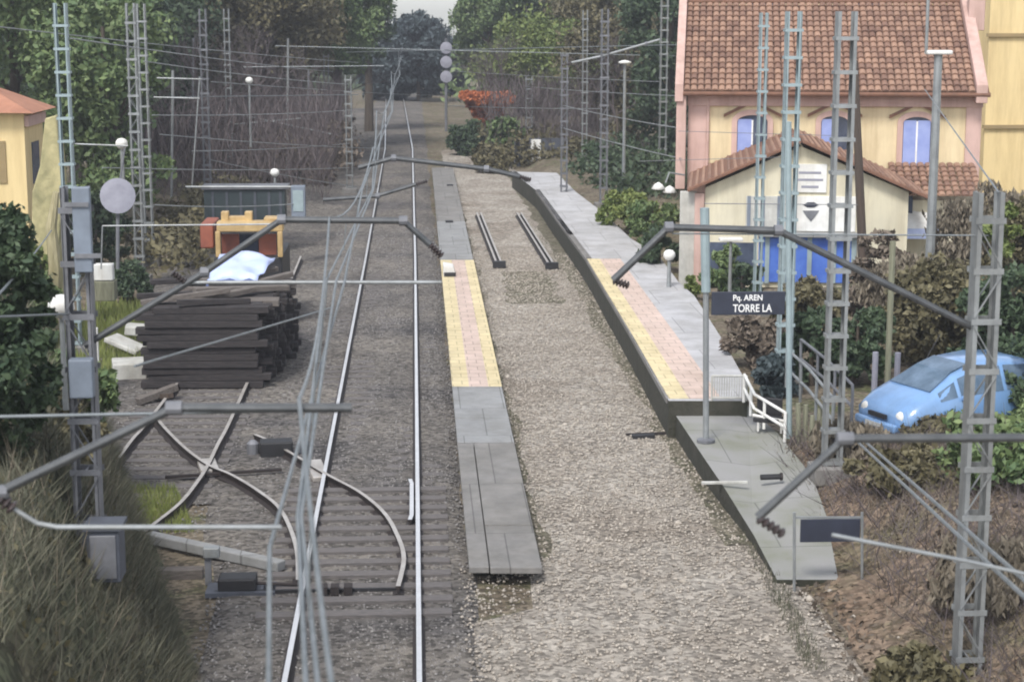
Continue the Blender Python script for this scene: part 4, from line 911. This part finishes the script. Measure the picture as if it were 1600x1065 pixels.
# ------------------------------------------------------------------ car
def build_car(base, heading):
    t = thing('parked_car', 'light blue small hatchback parked behind the low wall', 'car', base)
    D = Vector((math.cos(heading), math.sin(heading), 0)); S = Vector((-D.y, D.x, 0))
    def W(x, y, z): return base + D * x + S * y + Vector((0, 0, z))
    # stations along length: x, z_sill, half width sill, z_belt, hw belt, z_top, hw top
    ST = [(1.72, .36, .62, .50, .66, .60, .55), (1.66, .24, .72, .60, .75, .74, .60), (1.42, .20, .77, .74, .80, .90, .64), (1.1, .20, .79, .86, .81, 1.02, .66), (.55, .20, .80, .92, .82, 1.32, .60), (.1, .20, .80, .94, .82, 1.47, .59), (-.5, .20, .80, .96, .82, 1.52, .59), (-1.1, .20, .79, .97, .81, 1.48, .58), (-1.5, .22, .77, .97, .79, 1.36, .57), (-1.68, .30, .72, .92, .74, 1.04, .62), (-1.72, .42, .66, .75, .68, .82, .58)]
    def ring(s):
        x, zs, ws, zbt, wb, zt, wt = s
        h = [(ws, zs), (wb, zs + (zbt - zs) * .45), (wb, zbt), (wt + (wb - wt) * .15, zbt + (zt - zbt) * .85), (wt * .8, zt)]
        return [(x, y, z) for y, z in h] + [(x, -y, z) for y, z in reversed(h)]
    mb = MB(); n = 10; vs = [W(*p) for s in ST for p in ring(s)]
    mb.add(vs, [(i * n + j, i * n + (j + 1) % n, (i + 1) * n + (j + 1) % n, (i + 1) * n + j) for i in range(len(ST) - 1) for j in range(n)] + [tuple(range(n)), tuple((len(ST) - 1) * n + j for j in range(n))])
    o = mb.build('body', 'car', t, smooth=True); 
    def rl(x): 
        for i in range(len(ST) - 1):
            if ST[i][0] >= x >= ST[i + 1][0]:
                k = (ST[i][0] - x) / (ST[i][0] - ST[i + 1][0]); return [ST[i][q] + (ST[i + 1][q] - ST[i][q]) * k for q in range(7)]
    def side(xa, xb, s, m, nm, lo=.06, hi=.84):
        g = MB(); vv = []
        for x in lin(xa, xb, 6):
            q = rl(x); zb_, wb, zt, wt = q[3], q[4], q[5], q[6]; wq_ = wt + (wb - wt) * .15
            for f in (lo, hi): vv.append(W(x, s * (wb + (wq_ - wb) * f / .85 + .012), zb_ + (zt - zb_) * f))
        g.add(vv, [(2 * i, 2 * i + 1, 2 * i + 3, 2 * i + 2) for i in range(5)]); g.build(nm, m, t)
    for s in (-1, 1):
        side(1.0, .62, s, 'carglass', 'quarter_window', .1, .8); side(.54, -.42, s, 'carglass', 'side_window'); side(-.5, -1.2, s, 'carglass', 'side_window')
        for x in (1.18, -1.12):
            c = W(x, s * .74, .29)
            w = MB().lathe([(.18, -.09), (.29, -.07), (.29, .07), (.18, .09)], c, 20, S * s).build('wheel', 'rubber', t)
            rm = MB().lathe([(.19, 0), (.19, .02), (.05, .035)], c + S * s * .085, 16, S * s).build('rim', 'rim', w)
            MB().box(c + S * s * .125, (.05, .05, .36), rz=heading).build('spoke', 'black', w)
            a = MB(); pr = [W(x + .37 * math.cos(math.pi * k / 10), s * .79, .29 + .37 * math.sin(math.pi * k / 10)) for k in range(11)] 
            a.prism(pr, S * s * .012); a.build('wheel_arch', 'black', t)
        MB().lathe([(.02, -.02), (.13, 0), (.10, .05), (.02, .06)], W(1.66, s * .52, .6), 12, D).build('headlight', 'white', t, smooth=True)
        MB().box(W(.5, s * .88, .93), (.12, .14, .1), rz=heading).build('mirror', 'car', t, bevel=.03)
        MB().box(W(-.12, s * .81, .78), (.14, .02, .03), rz=heading).build('door_handle', 'black', t)
        MB().box(W(-.46, s * .80, .62), (.012, .012, .7), rz=heading).build('door_seam', 'black', t)
    g = MB(); q1, q2 = rl(.90), rl(.0)
    g.prism([W(1.08, .58, 1.035), W(1.08, -.58, 1.035), W(.55, -.48, 1.335), W(.18, -.46, 1.46), W(.18, .46, 1.46), W(.55, .48, 1.335)], D * .012 + Vector((0, 0, .02))); g.build('windscreen', 'carglass', t)
    MB().box(W(1.82, 0, .42), (.1, 1.2, .16), rz=heading).build('bumper', 'car', t, bevel=.04)
    MB().box(W(1.79, 0, .58), (.06, .5, .08), rz=heading).build('grille', 'black', t)
    MB().box(W(1.87, 0, .40), (.02, .5, .12), rz=heading).build('number_plate', 'offwhite', t)
    MB().tube([W(.5, -.3, 1.46), W(.2, -.3, 1.9)], .008, 5).build('aerial', 'black', t)
    for s in (-1, 1): MB().box(W(-.05, s * .818, .42), (1.5, .012, .06), rz=heading).build('side_trim', 'black', t)
    return t
ca, cb_ = P(1452, 694, .62), P(1532, 640, .75)
dv = (ca - cb_); hd = R(180 + 22)
side_off = Vector((-math.sin(hd), math.cos(hd), 0))
# near flank faces the camera
mid = Vector((ca.x, ca.y, 0)) - Vector((math.cos(hd), math.sin(hd), 0)) * 1.18
s_ = 1 if side_off.dot(CAM - mid) > 0 else -1
build_car(Vector((mid.x, mid.y, .5)) - side_off * s_ * .75, hd)

# ------------------------------------------------------------------ vegetation
def trunk_mb(b, h, r, lean=(0, 0), n=7):
    return MB().tube([(b[0] + lean[0] * t + .12 * h * .1 * noise.noise((b[0] + t * 3, b[1], 1)), b[1] + lean[1] * t, b[2] + h * t) for t in lin(0, 1, n)], [r * (1.25 - .85 * t) for t in lin(0, 1, n)], 8)
def tree(b, h, cr, m, label, base=.25, leaf=.115, nc=60, per=90, name='tree', bark='bark', conical=False, cat='tree', cl=(.45, .9), limbs=7, inv=False):
    b = Vector(b); t = thing(name, label, cat, b)
    if limbs:
        tm = trunk_mb(b, h * .8, max(.06, h * .018))
        tm.build('trunk', bark, t)
        lm = MB()
        for i in range(limbs):
            a = random.uniform(0, 6.28); z0 = b.z + h * random.uniform(.25, .6); L = cr * random.uniform(.5, .9)
            p = Vector((b.x, b.y, z0)); q = p + Vector((math.cos(a) * L * .6, math.sin(a) * L * .6, L * .5)); r_ = q + Vector((math.cos(a) * L * .4, math.sin(a) * L * .4, L * .5))
            MB().tube([p, q, r_], [h * .008, h * .005, h * .002], 6).build('limb', bark, t)
    c = (b.x, b.y, b.z + h * (base + 1) / 2); rz = h * (1 - base) / 2
    cs = ellip(nc, c, (cr, cr, rz), .3)
    if conical:
        zrel = (cs[:, 2] - (c[2] - rz)) / (2 * rz); k = (1.15 - zrel)[:, None]
        cs[:, :2] = np.array(c[:2]) + (cs[:, :2] - np.array(c[:2])) * k
    if inv:
        k = RNG.uniform(0, 1, nc) ** .5; a_ = RNG.uniform(0, 6.28, nc); q_ = cr * (.15 + .85 * k ** 1.3) * RNG.uniform(0, 1, nc) ** .5
        cs = np.stack([c[0] + np.cos(a_) * q_, c[1] + np.sin(a_) * q_, c[2] - rz + 2 * rz * k], 1)
    pts = clumps(cs, RNG.uniform(cl[0], cl[1], nc) * (cr / 2.2) ** .6, int(per * 1.7))
    pts = pts[pts[:, 2] > b.z + .05]
    np_mesh('crown', leaf_quads(pts, leaf * 1.3, .3, .6) if m == 'leaf_grey' else leaf_quads(pts, leaf), 4, m, t)
    return t
def bush(px, py, Y, w, h, m, label, z=None, leaf=.065, nc=26, per=110, name='bush', bark='bark', cl=(.25, .5)):
    x = Q(px, py, Y).x; z = gz(x, Y) if z is None else z
    return tree((x, Y, z), h, w / 2, m, label, .0, leaf, nc, per, name, bark, cat='bush', limbs=3, cl=cl)
def bare(b, h, label, m='twig', spread=.55, depth=5, name='bare_tree', r0=.09, kids=3):
    b = Vector(b); t = thing(name, label, 'tree', b); tr = MB(); tw = MB()
    def grow(p, d, L, r, k):
        q = p + d * L; mid = p.lerp(q, .5) + Vector((random.uniform(-1, 1), random.uniform(-1, 1), random.uniform(-.5, .5))) * L * .07
        (tr if k == depth else tw).tube([p, mid, q], [r, r * .85, r * .7], 6 if k > 2 else 4, cap=False)
        if k == 0: return
        for _ in range(kids if k > 1 else kids + 1):
            nd = (d + Vector((random.gauss(0, spread), random.gauss(0, spread), random.gauss(.12, spread * .6)))).normalized()
            s = random.uniform(.45, 1) if k < depth else random.uniform(.6, 1)
            grow(p.lerp(q, s), nd, L * random.uniform(.62, .85), r * .62, k - 1)
    grow(b, Vector((random.gauss(0, .05), random.gauss(0, .05), 1)).normalized(), h * .34, r0, depth)
    tr.build('trunk', 'bark', t); tw.build('branches', m, t); return t
def gx(px, Y): return Q(px, 300, Y).x
def T(px, Y, h, cr, m, label, **k):
    x = gx(px, Y); return tree((x, Y, gz(x, Y)), h, cr, m, label, **k)
# left trees
T(30, 70, 13, 4.2, 'leaf_green', 'broad mid green tree behind the yellow house', base=.12, nc=130, per=110)
T(120, 82, 14, 4.5, 'leaf_dark', 'dark green tree behind the leftmost tall mast', base=.08, nc=140, per=110)
T(170, 66, 9.5, 2.4, 'leaf_green', 'slimmer green tree right of the leftmost tall mast', base=.05, nc=80, per=100)
T(195, 92, 14, 4.5, 'leaf_dark', 'dark tree directly behind the close pair of masts', base=.1, nc=130, per=110)
T(290, 96, 14, 4.2, 'leaf_olive', 'olive brown tree between the mast pair and the dark mast', base=.25, nc=110, per=100)
T(420, 100, 14, 4.2, 'leaf_olive', 'olive tree with ivy right of the thin pale mast', base=.3, nc=120, per=110)
T(455, 108, 13, 3.0, 'leaf_olive', 'olive brown tree left of the bright green tree', base=.3, nc=100, per=100)
T(530, 112, 15, 3.0, 'leaf_green', 'bright green rounded tree left of the sky gap', base=.28, nc=130, per=120)
T(578, 128, 15, 2.0, 'leaf_dark', 'dark green tree at the left edge of the sky gap', base=.3, nc=100, per=110)
T(655, 172, 8.2, 2.9, 'leaf_blue', 'round topped dark blue green tree in the middle of the sky gap', base=.05, nc=110, per=120, leaf=.2)
T(610, 175, 6.6, 3.2, 'leaf_blue', 'lower blue grey tree left of the round topped one', base=.0, nc=80, per=110, leaf=.2)
T(700, 186, 6.0, 3, 'leaf_blue', 'low blue grey tree right of the round topped one', base=.0, nc=80, per=110, leaf=.2)
T(765, 135, 13, 2.3, 'leaf_green', 'green tree at the right edge of the sky gap', base=.2, nc=120, per=110)
T(815, 140, 15, 4.0, 'leaf_olive', 'tall olive tree with dark trunk right of the sky gap', base=.35, nc=110, per=100)
T(850, 118, 7.8, 4.2, 'leaf_bright', 'yellow green tree above the low far mast', base=.25, nc=120, per=110)
T(880, 136, 15, 5, 'leaf_dark', 'dark tree behind the shorter dark mast', base=.2, nc=130, per=110)
T(985, 104, 13, 3.8, 'leaf_olive', 'olive grey tree behind the tall lamp post', base=.0, nc=130, per=110)
T(1045, 92, 12, 2.6, 'leaf_dark', 'dark green tree beside the left station corner', base=.0, nc=110, per=110)
T(925, 122, 13, 4, 'leaf_olive', 'brownish tree between the far dark masts', base=.1, nc=110, per=110)
bare((gx(400, 92), 92, .3), 9, 'leafless mauve tree behind the yellow machine')
bare((gx(470, 96), 96, .3), 8.5, 'leafless tree left of the pale far mast')
bare((gx(300, 84), 84, .3), 9, 'leafless tree between the tall masts at left')
bare((gx(520, 118), 118, .3), 8, 'leafless tree just left of the overhead wires')
bare((gx(790, 112), 112, .2), 7, 'leafless tree behind the orange shrub')
bare((gx(960, 98), 98, .4), 8, 'leafless tree behind the tall lamp post')
# orange shrub, bushes
t = T(762, 110, 3.4, 1.75, 'leaf_rust', 'rust orange shrub with a flat top beyond the bare bed', base=.42, nc=150, per=110, leaf=.1, inv=True, cl=(.25, .4), name='shrub', cat='shrub')
T(732, 106, 1.9, .9, 'leaf_dark', 'dark green bush below the left of the orange shrub', base=0, nc=40, per=110, leaf=.11, name='bush', cat='bush', limbs=3)
T(788, 100, 2.6, .8, 'leaf_green', 'rounded green bush in front of the orange shrub', base=0, nc=46, per=120, leaf=.11, name='bush', cat='bush', limbs=3)
T(765, 94, 1.3, .8, 'leaf_olive', 'low olive bush where the bare bed ends', base=0, nc=36, per=110, leaf=.1, name='bush', cat='bush', limbs=3)
bush(985, 340, 64, 2.3, 1.5, 'leaf_bright', 'yellow green hedge bush at the platform left of the station', nc=36)
bush(1020, 330, 60, 1.7, 1.6, 'leaf_green', 'green bush at the station corner right of the yellow green one', nc=30)
bush(1030, 400, 54, 1.2, 1.5, 'leaf_dark', 'dark bush at the foot of the station corner', nc=26)
bush(1125, 430, 48.5, 1.1, 1.6, 'leaf_green', 'green plant in the station porch', nc=22)
bush(1160, 430, 47.8, 1.0, 1.2, 'leaf_dark', 'dark green plant right of the porch lamp', nc=20)
bush(1085, 440, 48.6, .4, .7, 'leaf_bright', 'small yellow green plant at the porch column', nc=10, leaf=.06)
bush(1262, 480, 43, 1.7, 1.35, 'leaf_olive', 'brown olive bush in front of the blue station door', nc=44)
bush(1190, 520, 39, 1.6, 1.2, 'leaf_brown', 'rusty brown bush under the station sign', nc=28)
bush(1268, 560, 37, 1.5, 1.6, 'leaf_dark', 'dark bush between the two near platform masts', nc=32)
bush(1215, 590, 36, .9, .9, 'leaf_blue', 'bluish green low bush behind the white handrail', nc=20)
bush(1380, 410, 42.5, 1.6, 2.6, 'leaf_brown', 'red brown leafy bush behind the long arm near the wooden pole', nc=32)
bush(1340, 520, 37, 1.6, 1.7, 'leaf_dark', 'dark bush right of the broad mast', nc=30)
bush(1425, 470, 41.5, 2.2, 1.9, 'leaf_grey', 'grey brown withered bush right of the street lamp', nc=90, cl=(.3, .6))
bush(1535, 420, 43.5, 2.6, 3.4, 'leaf_grey', 'tall grey withered bush below the yellow building', nc=110, cl=(.3, .6))
bush(1610, 420, 42, 2.6, 3.3, 'leaf_olive', 'olive withered bush at the right edge', nc=100, cl=(.3, .6))
bush(1470, 560, 38.5, 3.2, 2.3, 'leaf_olive', 'dark olive bush directly behind the blue car', nc=80)
bush(1580, 560, 36, 2.6, 2.5, 'leaf_dark', 'dark bush right of the blue car', nc=70)
bush(1562, 400, 40, .8, 1.2, 'leaf_bright', 'yellow green tuft beside the near right mast', z=2.8, nc=16)
bush(1650, 640, 31.8, 1.9, 1.9, 'leaf_dark', 'dark leafy bush at the right edge hiding the back of the blue car', nc=44)
bush(1345, 700, 30.8, .8, .4, 'leaf_grey', 'pale dry weed clump at the left end of the low wall', nc=18)
bush(1500, 700, 30.9, 2.0, .35, 'leaf_olive', 'olive weeds along the low wall under the blue car', nc=40)
bush(1545, 900, 22.5, 1.6, .8, 'leaf_grey', 'grey dry bramble at the foot of the near right mast', nc=36)
bush(1450, 1000, 20.5, 1.3, .5, 'leaf_olive', 'low olive weed clump at the bottom right', nc=26)
bush(1640, 650, 31, 1.4, .9, 'leaf_green', 'green low bush at the right edge beyond the low wall', nc=30)
bush(1575, 780, 27, 2.4, 1.0, 'leaf_green', 'mid green bush at the right edge below the low wall', nc=40)
bush(1420, 770, 28, 1.8, .5, 'leaf_olive', 'low olive bramble below the low wall', nc=30)
bush(1330, 760, 30, 1.2, .7, 'leaf_grey', 'pale dry bramble beside the palisade posts', nc=22)
bush(-40, 460, 20.5, 1.7, 3.7, 'leaf_dark', 'tall dark evergreen bush at the left edge above the bank', z=2.5, nc=90, leaf=.05, per=160, cl=(.25, .5))
bush(60, 620, 24.5, 1.6, 1.6, 'leaf_olive', 'olive bush behind the near left mast on the bank', z=1.7, nc=40, leaf=.06)
bush(95, 560, 30, 1.6, 2.0, 'leaf_green', 'green bush right of the near left mast', z=.8, nc=36, leaf=.07)
bush(150, 380, 58, 2.4, 2.6, 'leaf_dark', 'dark bush behind the lilac disc', nc=50)
bush(205, 460, 52, 1.4, 1.2, 'leaf_dark', 'dark bush left of the mast pair foot', nc=26)
bush(0, 330, 44, 2.4, 2.9, 'leaf_green', 'green bush in front of the yellow house', nc=70)
bush(58, 300, 46.3, .7, 2.4, 'leaf_bright', 'yellowish creeper on the pale ruined wall', nc=20, leaf=.07)
b = Q(84, 470, 45); MB().tube([b, Q(86, 420, 45), Q(80, 355, 45), Q(88, 300, 45)], [.2, .16, .14, .08], 8).build('dead_trunk', 'bark_pale', loc=b, label='pale bare trunk stump in front of the ruined wall', cat='trunk')

# woods behind, one mass
def wood(name, n, xr, yr, zr, m, leaf, per, r, holes=None):
    c = np.stack([RNG.uniform(*xr, n), RNG.uniform(*yr, n), RNG.uniform(*zr, n)], 1)
    pts = clumps(c, RNG.uniform(r * .6, r * 1.3, n), per)
    return np_mesh(name, leaf_quads(pts, leaf), 4, m, loc=(sum(xr) / 2, yr[0], 0), kind='stuff')
wood('woodland', 520, (-48, -8), (112, 135), (.5, 15), 'leaf_dark', .22, 90, 1.7)
wood('woodland', 300, (10, 60), (128, 150), (.5, 15), 'leaf_dark', .22, 90, 1.7)
wood('woodland', 200, (-60, -12), (150, 185), (1, 14), 'leaf_blue', .3, 90, 2.2)
wood('woodland', 120, (4.5, 30), (150, 180), (1, 10), 'leaf_green', .28, 90, 2)
wood('undergrowth', 200, (-16, -3.6), (88, 110), (.1, 2.2), 'leaf_brown', .13, 100, .9)
wood('undergrowth', 60, (3.6, 10), (96, 110), (.1, 1.5), 'leaf_olive', .12, 100, .8)
wood('undergrowth', 70, (8.2, 13), (74, 92), (.1, 2.0), 'leaf_dark', .11, 100, .8)
wood('undergrowth', 60, (-9.5, -7), (56, 84), (.1, 1.0), 'leaf_olive', .1, 90, .6)
# bare twig thicket
def blades(name, base, L, w, m, lean=.5, kind='stuff', droop=0, **kw):
    n = len(base); a = unit(n); a[:, 2] = 0; d = a * lean * RNG.uniform(.2, 1, (n, 1)) + np.array([0, 0, 1.]); d /= np.linalg.norm(d, axis=1, keepdims=True)
    u = np.cross(d, unit(n)); u /= np.linalg.norm(u, axis=1, keepdims=True) + 1e-9
    Ls = (L * RNG.uniform(.5, 1.3, n))[:, None]
    v = np.stack([base - u * w, base + u * w, base + d * Ls + a * droop * Ls - np.array([0, 0, .35]) * droop * Ls], 1)
    return np_mesh(name, v.reshape(-1, 3), 3, m, kind=kind, loc=base[0], **kw)
n = 9000; base = np.stack([RNG.uniform(-15, -3.8, n), RNG.uniform(78, 112, n), RNG.uniform(0, 4.0, n)], 1)
blades('thicket', base, 1.6, .022, 'twig', 1.0)
n = 2500; base = np.stack([RNG.uniform(4, 11, n), RNG.uniform(98, 116, n), RNG.uniform(0, 4.0, n)], 1)
blades('thicket', base, 1.5, .022, 'twig', 1.0)
# grass on the bank
def on_ground(n, xf, yr):
    y = RNG.uniform(*yr, n); x = np.array([xf(v) for v in y]); return np.array([(a, b, gz(a, b)) for a, b in zip(x, y)])
g = on_ground(60000, lambda y: bank_edge(y) - random.uniform(-.15, 1) ** 2 * 4.5, (15, 38))
blades('long_grass', g, .36, .009, 'grass', .5, droop=.5)
g = on_ground(5000, lambda y: bank_edge(y) - random.uniform(0, 1) ** 2 * 4.5, (15, 38)); g[:, 2] += RNG.uniform(.02, .2, len(g)); np_mesh('weeds', leaf_quads(g, .04), 4, 'leaf_olive', kind='stuff', loc=g[0])
g = on_ground(1500, lambda y: bank_edge(y) - random.uniform(0, 1) * 4, (15, 38)); blades('dry_stalks', g, .7, .008, 'leaf_grey', .5, droop=.15)
g = on_ground(2600, lambda y: bank_edge(y) + random.uniform(-.1, 1.0), (28.3, 31.2)); g2 = g
blades('grass', g2, .14, .01, 'grass_fresh', .6)
g = on_ground(5000, lambda y: random.uniform(-9.3, -6.6), (41, 52)); blades('grass', g, .3, .02, 'grass_fresh', .6)
g = on_ground(1500, lambda y: 4.95 + random.uniform(0, .3) + .04 * (y - 22), (21.5, 33)); blades('grass', g, .16, .01, 'grass', .7)
g = on_ground(26000, lambda y: 6.4 + random.uniform(0, 1) ** .8 * 6.6, (13, 32)); blades('dry_grass', g, .26, .008, 'leaf_grey', .9, droop=.3)
g = on_ground(5000, lambda y: 6.6 + abs(random.gauss(0, 3)), (14, 32)); blades('bramble_stems', g, .75, .008, 'twig', 1.1, droop=.4)
g = on_ground(2600, lambda y: random.choice((random.uniform(1.85, 2.2), random.uniform(4.6, 5.1))), (27, 70)); blades('grass', g, .11, .01, 'grass', .8, droop=.3)
# leaves and stones
g = on_ground(14000, lambda y: random.uniform(5.5, 12), (12, 32)); g[:, 2] += .03
np_mesh('leaf_litter', leaf_quads(g, .045, .6), 4, 'leaf_brown', kind='stuff', loc=(7, 20, 0))
def stones(name, g, s, m):
    n = len(g); o = np.array([(1, 0, 0), (-1, 0, 0), (0, 1, 0), (0, -1, 0), (0, 0, 1), (0, 0, -1)], float)
    F = [(0, 2, 4), (2, 1, 4), (1, 3, 4), (3, 0, 4), (2, 0, 5), (1, 2, 5), (3, 1, 5), (0, 3, 5)]
    sc = (s * RNG.uniform(.5, 1.5, n))[:, None, None] * RNG.uniform(.6, 1.2, (n, 6, 1)); v = o[None] * sc
    a = RNG.uniform(0, 6.28, n); c_, s_ = np.cos(a)[:, None], np.sin(a)[:, None]
    vx = v[:, :, 0] * c_ - v[:, :, 1] * s_; vy = v[:, :, 0] * s_ + v[:, :, 1] * c_; vz = v[:, :, 2] * .7
    v = np.stack([vx, vy, vz], 2) + g[:, None, :]
    me = bpy.data.meshes.new(name); V = v.reshape(-1, 3).astype(np.float32)
    idx = (np.array(F)[None] + (np.arange(n) * 6)[:, None, None]).reshape(-1).astype(np.int32)
    me.vertices.add(len(V)); me.vertices.foreach_set('co', V.ravel()); me.loops.add(len(idx)); me.loops.foreach_set('vertex_index', idx)
    me.polygons.add(len(idx) // 3); me.polygons.foreach_set('loop_start', np.arange(0, len(idx), 3, dtype=np.int32)); me.update(calc_edges=True)
    me.materials.append(M[m]); ob = bpy.data.objects.new(name, me); COL.objects.link(ob); tag(ob, kind='stuff')
g = on_ground(20000, lambda y: random.uniform(1.9 if y > 26 else .6, 5.6), (17, 62)); g[:, 2] += .05; stones('gravel', g, .027, 'stone')
g = on_ground(22000, lambda y: random.uniform(-3.0, .85), (17, 70)); g[:, 2] += .025; stones('ballast_stones', g, .025, 'stone_grey')
g = on_ground(6000, lambda y: random.uniform(-6.5, -3), (28, 60)); g[:, 2] += .02; stones('ballast_stones', g, .025, 'stone_grey')
g = on_ground(40, lambda y: random.uniform(5.4, 9), (18, 30)); g[:, 2] += .03; stones('rubble', g, .06, 'stone')
g = on_ground(40, lambda y: random.uniform(2, 5.2), (18, 60)); g[:, 2] += .04; stones('rubble', g, .07, 'stone')

# ------------------------------------------------------------------ light
w = bpy.data.worlds.new('World'); scene.world = w; w.use_nodes = True; nt = w.node_tree
sky = nt.nodes.new('ShaderNodeTexSky'); sky.sky_type = 'NISHITA'; sky.sun_disc = False
EL, AZ = R(52), R(205)
sky.sun_elevation = EL; sky.sun_rotation = AZ; sky.air_density = 1.0; sky.dust_density = 1.2; sky.ozone_density = .6
hv = nt.nodes.new('ShaderNodeHueSaturation'); hv.inputs['Saturation'].default_value = .32; nt.links.new(sky.outputs[0], hv.inputs['Color'])
bg = nt.nodes['Background']; nt.links.new(hv.outputs[0], bg.inputs['Color']); bg.inputs['Strength'].default_value = .118
sl = bpy.data.lights.new('sun', 'SUN'); sl.energy = 1.5; sl.angle = R(14); sl.color = (1, .96, .9)
so = bpy.data.objects.new('sun', sl); COL.objects.link(so)
dirv = Vector((math.sin(AZ) * math.cos(EL), math.cos(AZ) * math.cos(EL), math.sin(EL)))
so.rotation_euler = dirv.to_track_quat('Z', 'Y').to_euler(); so.location = dirv * 60
scene.view_settings.view_transform = 'Standard'; scene.view_settings.look = 'None'; scene.view_settings.gamma = 1
scene.view_settings.exposure = 1.17
scene.cycles.pixel_filter_type = 'GAUSSIAN'; scene.cycles.filter_width = 2.2
scene.cycles.max_bounces = 6; scene.cycles.use_denoising = True

hm = bpy.data.materials.new('haze'); hm.use_nodes = True; nt = hm.node_tree; nt.nodes.clear()
vo = nt.nodes.new('ShaderNodeVolumePrincipled'); vo.inputs['Density'].default_value = .0008; vo.inputs['Color'].default_value = (.86, .9, 1, 1); vo.inputs['Anisotropy'].default_value = .2
ou = nt.nodes.new('ShaderNodeOutputMaterial'); nt.links.new(vo.outputs[0], ou.inputs['Volume']); M['haze'] = hm
MB().bb((-280, -40, -2), (280, 405, 32)).build('haze', 'haze', kind='stuff')
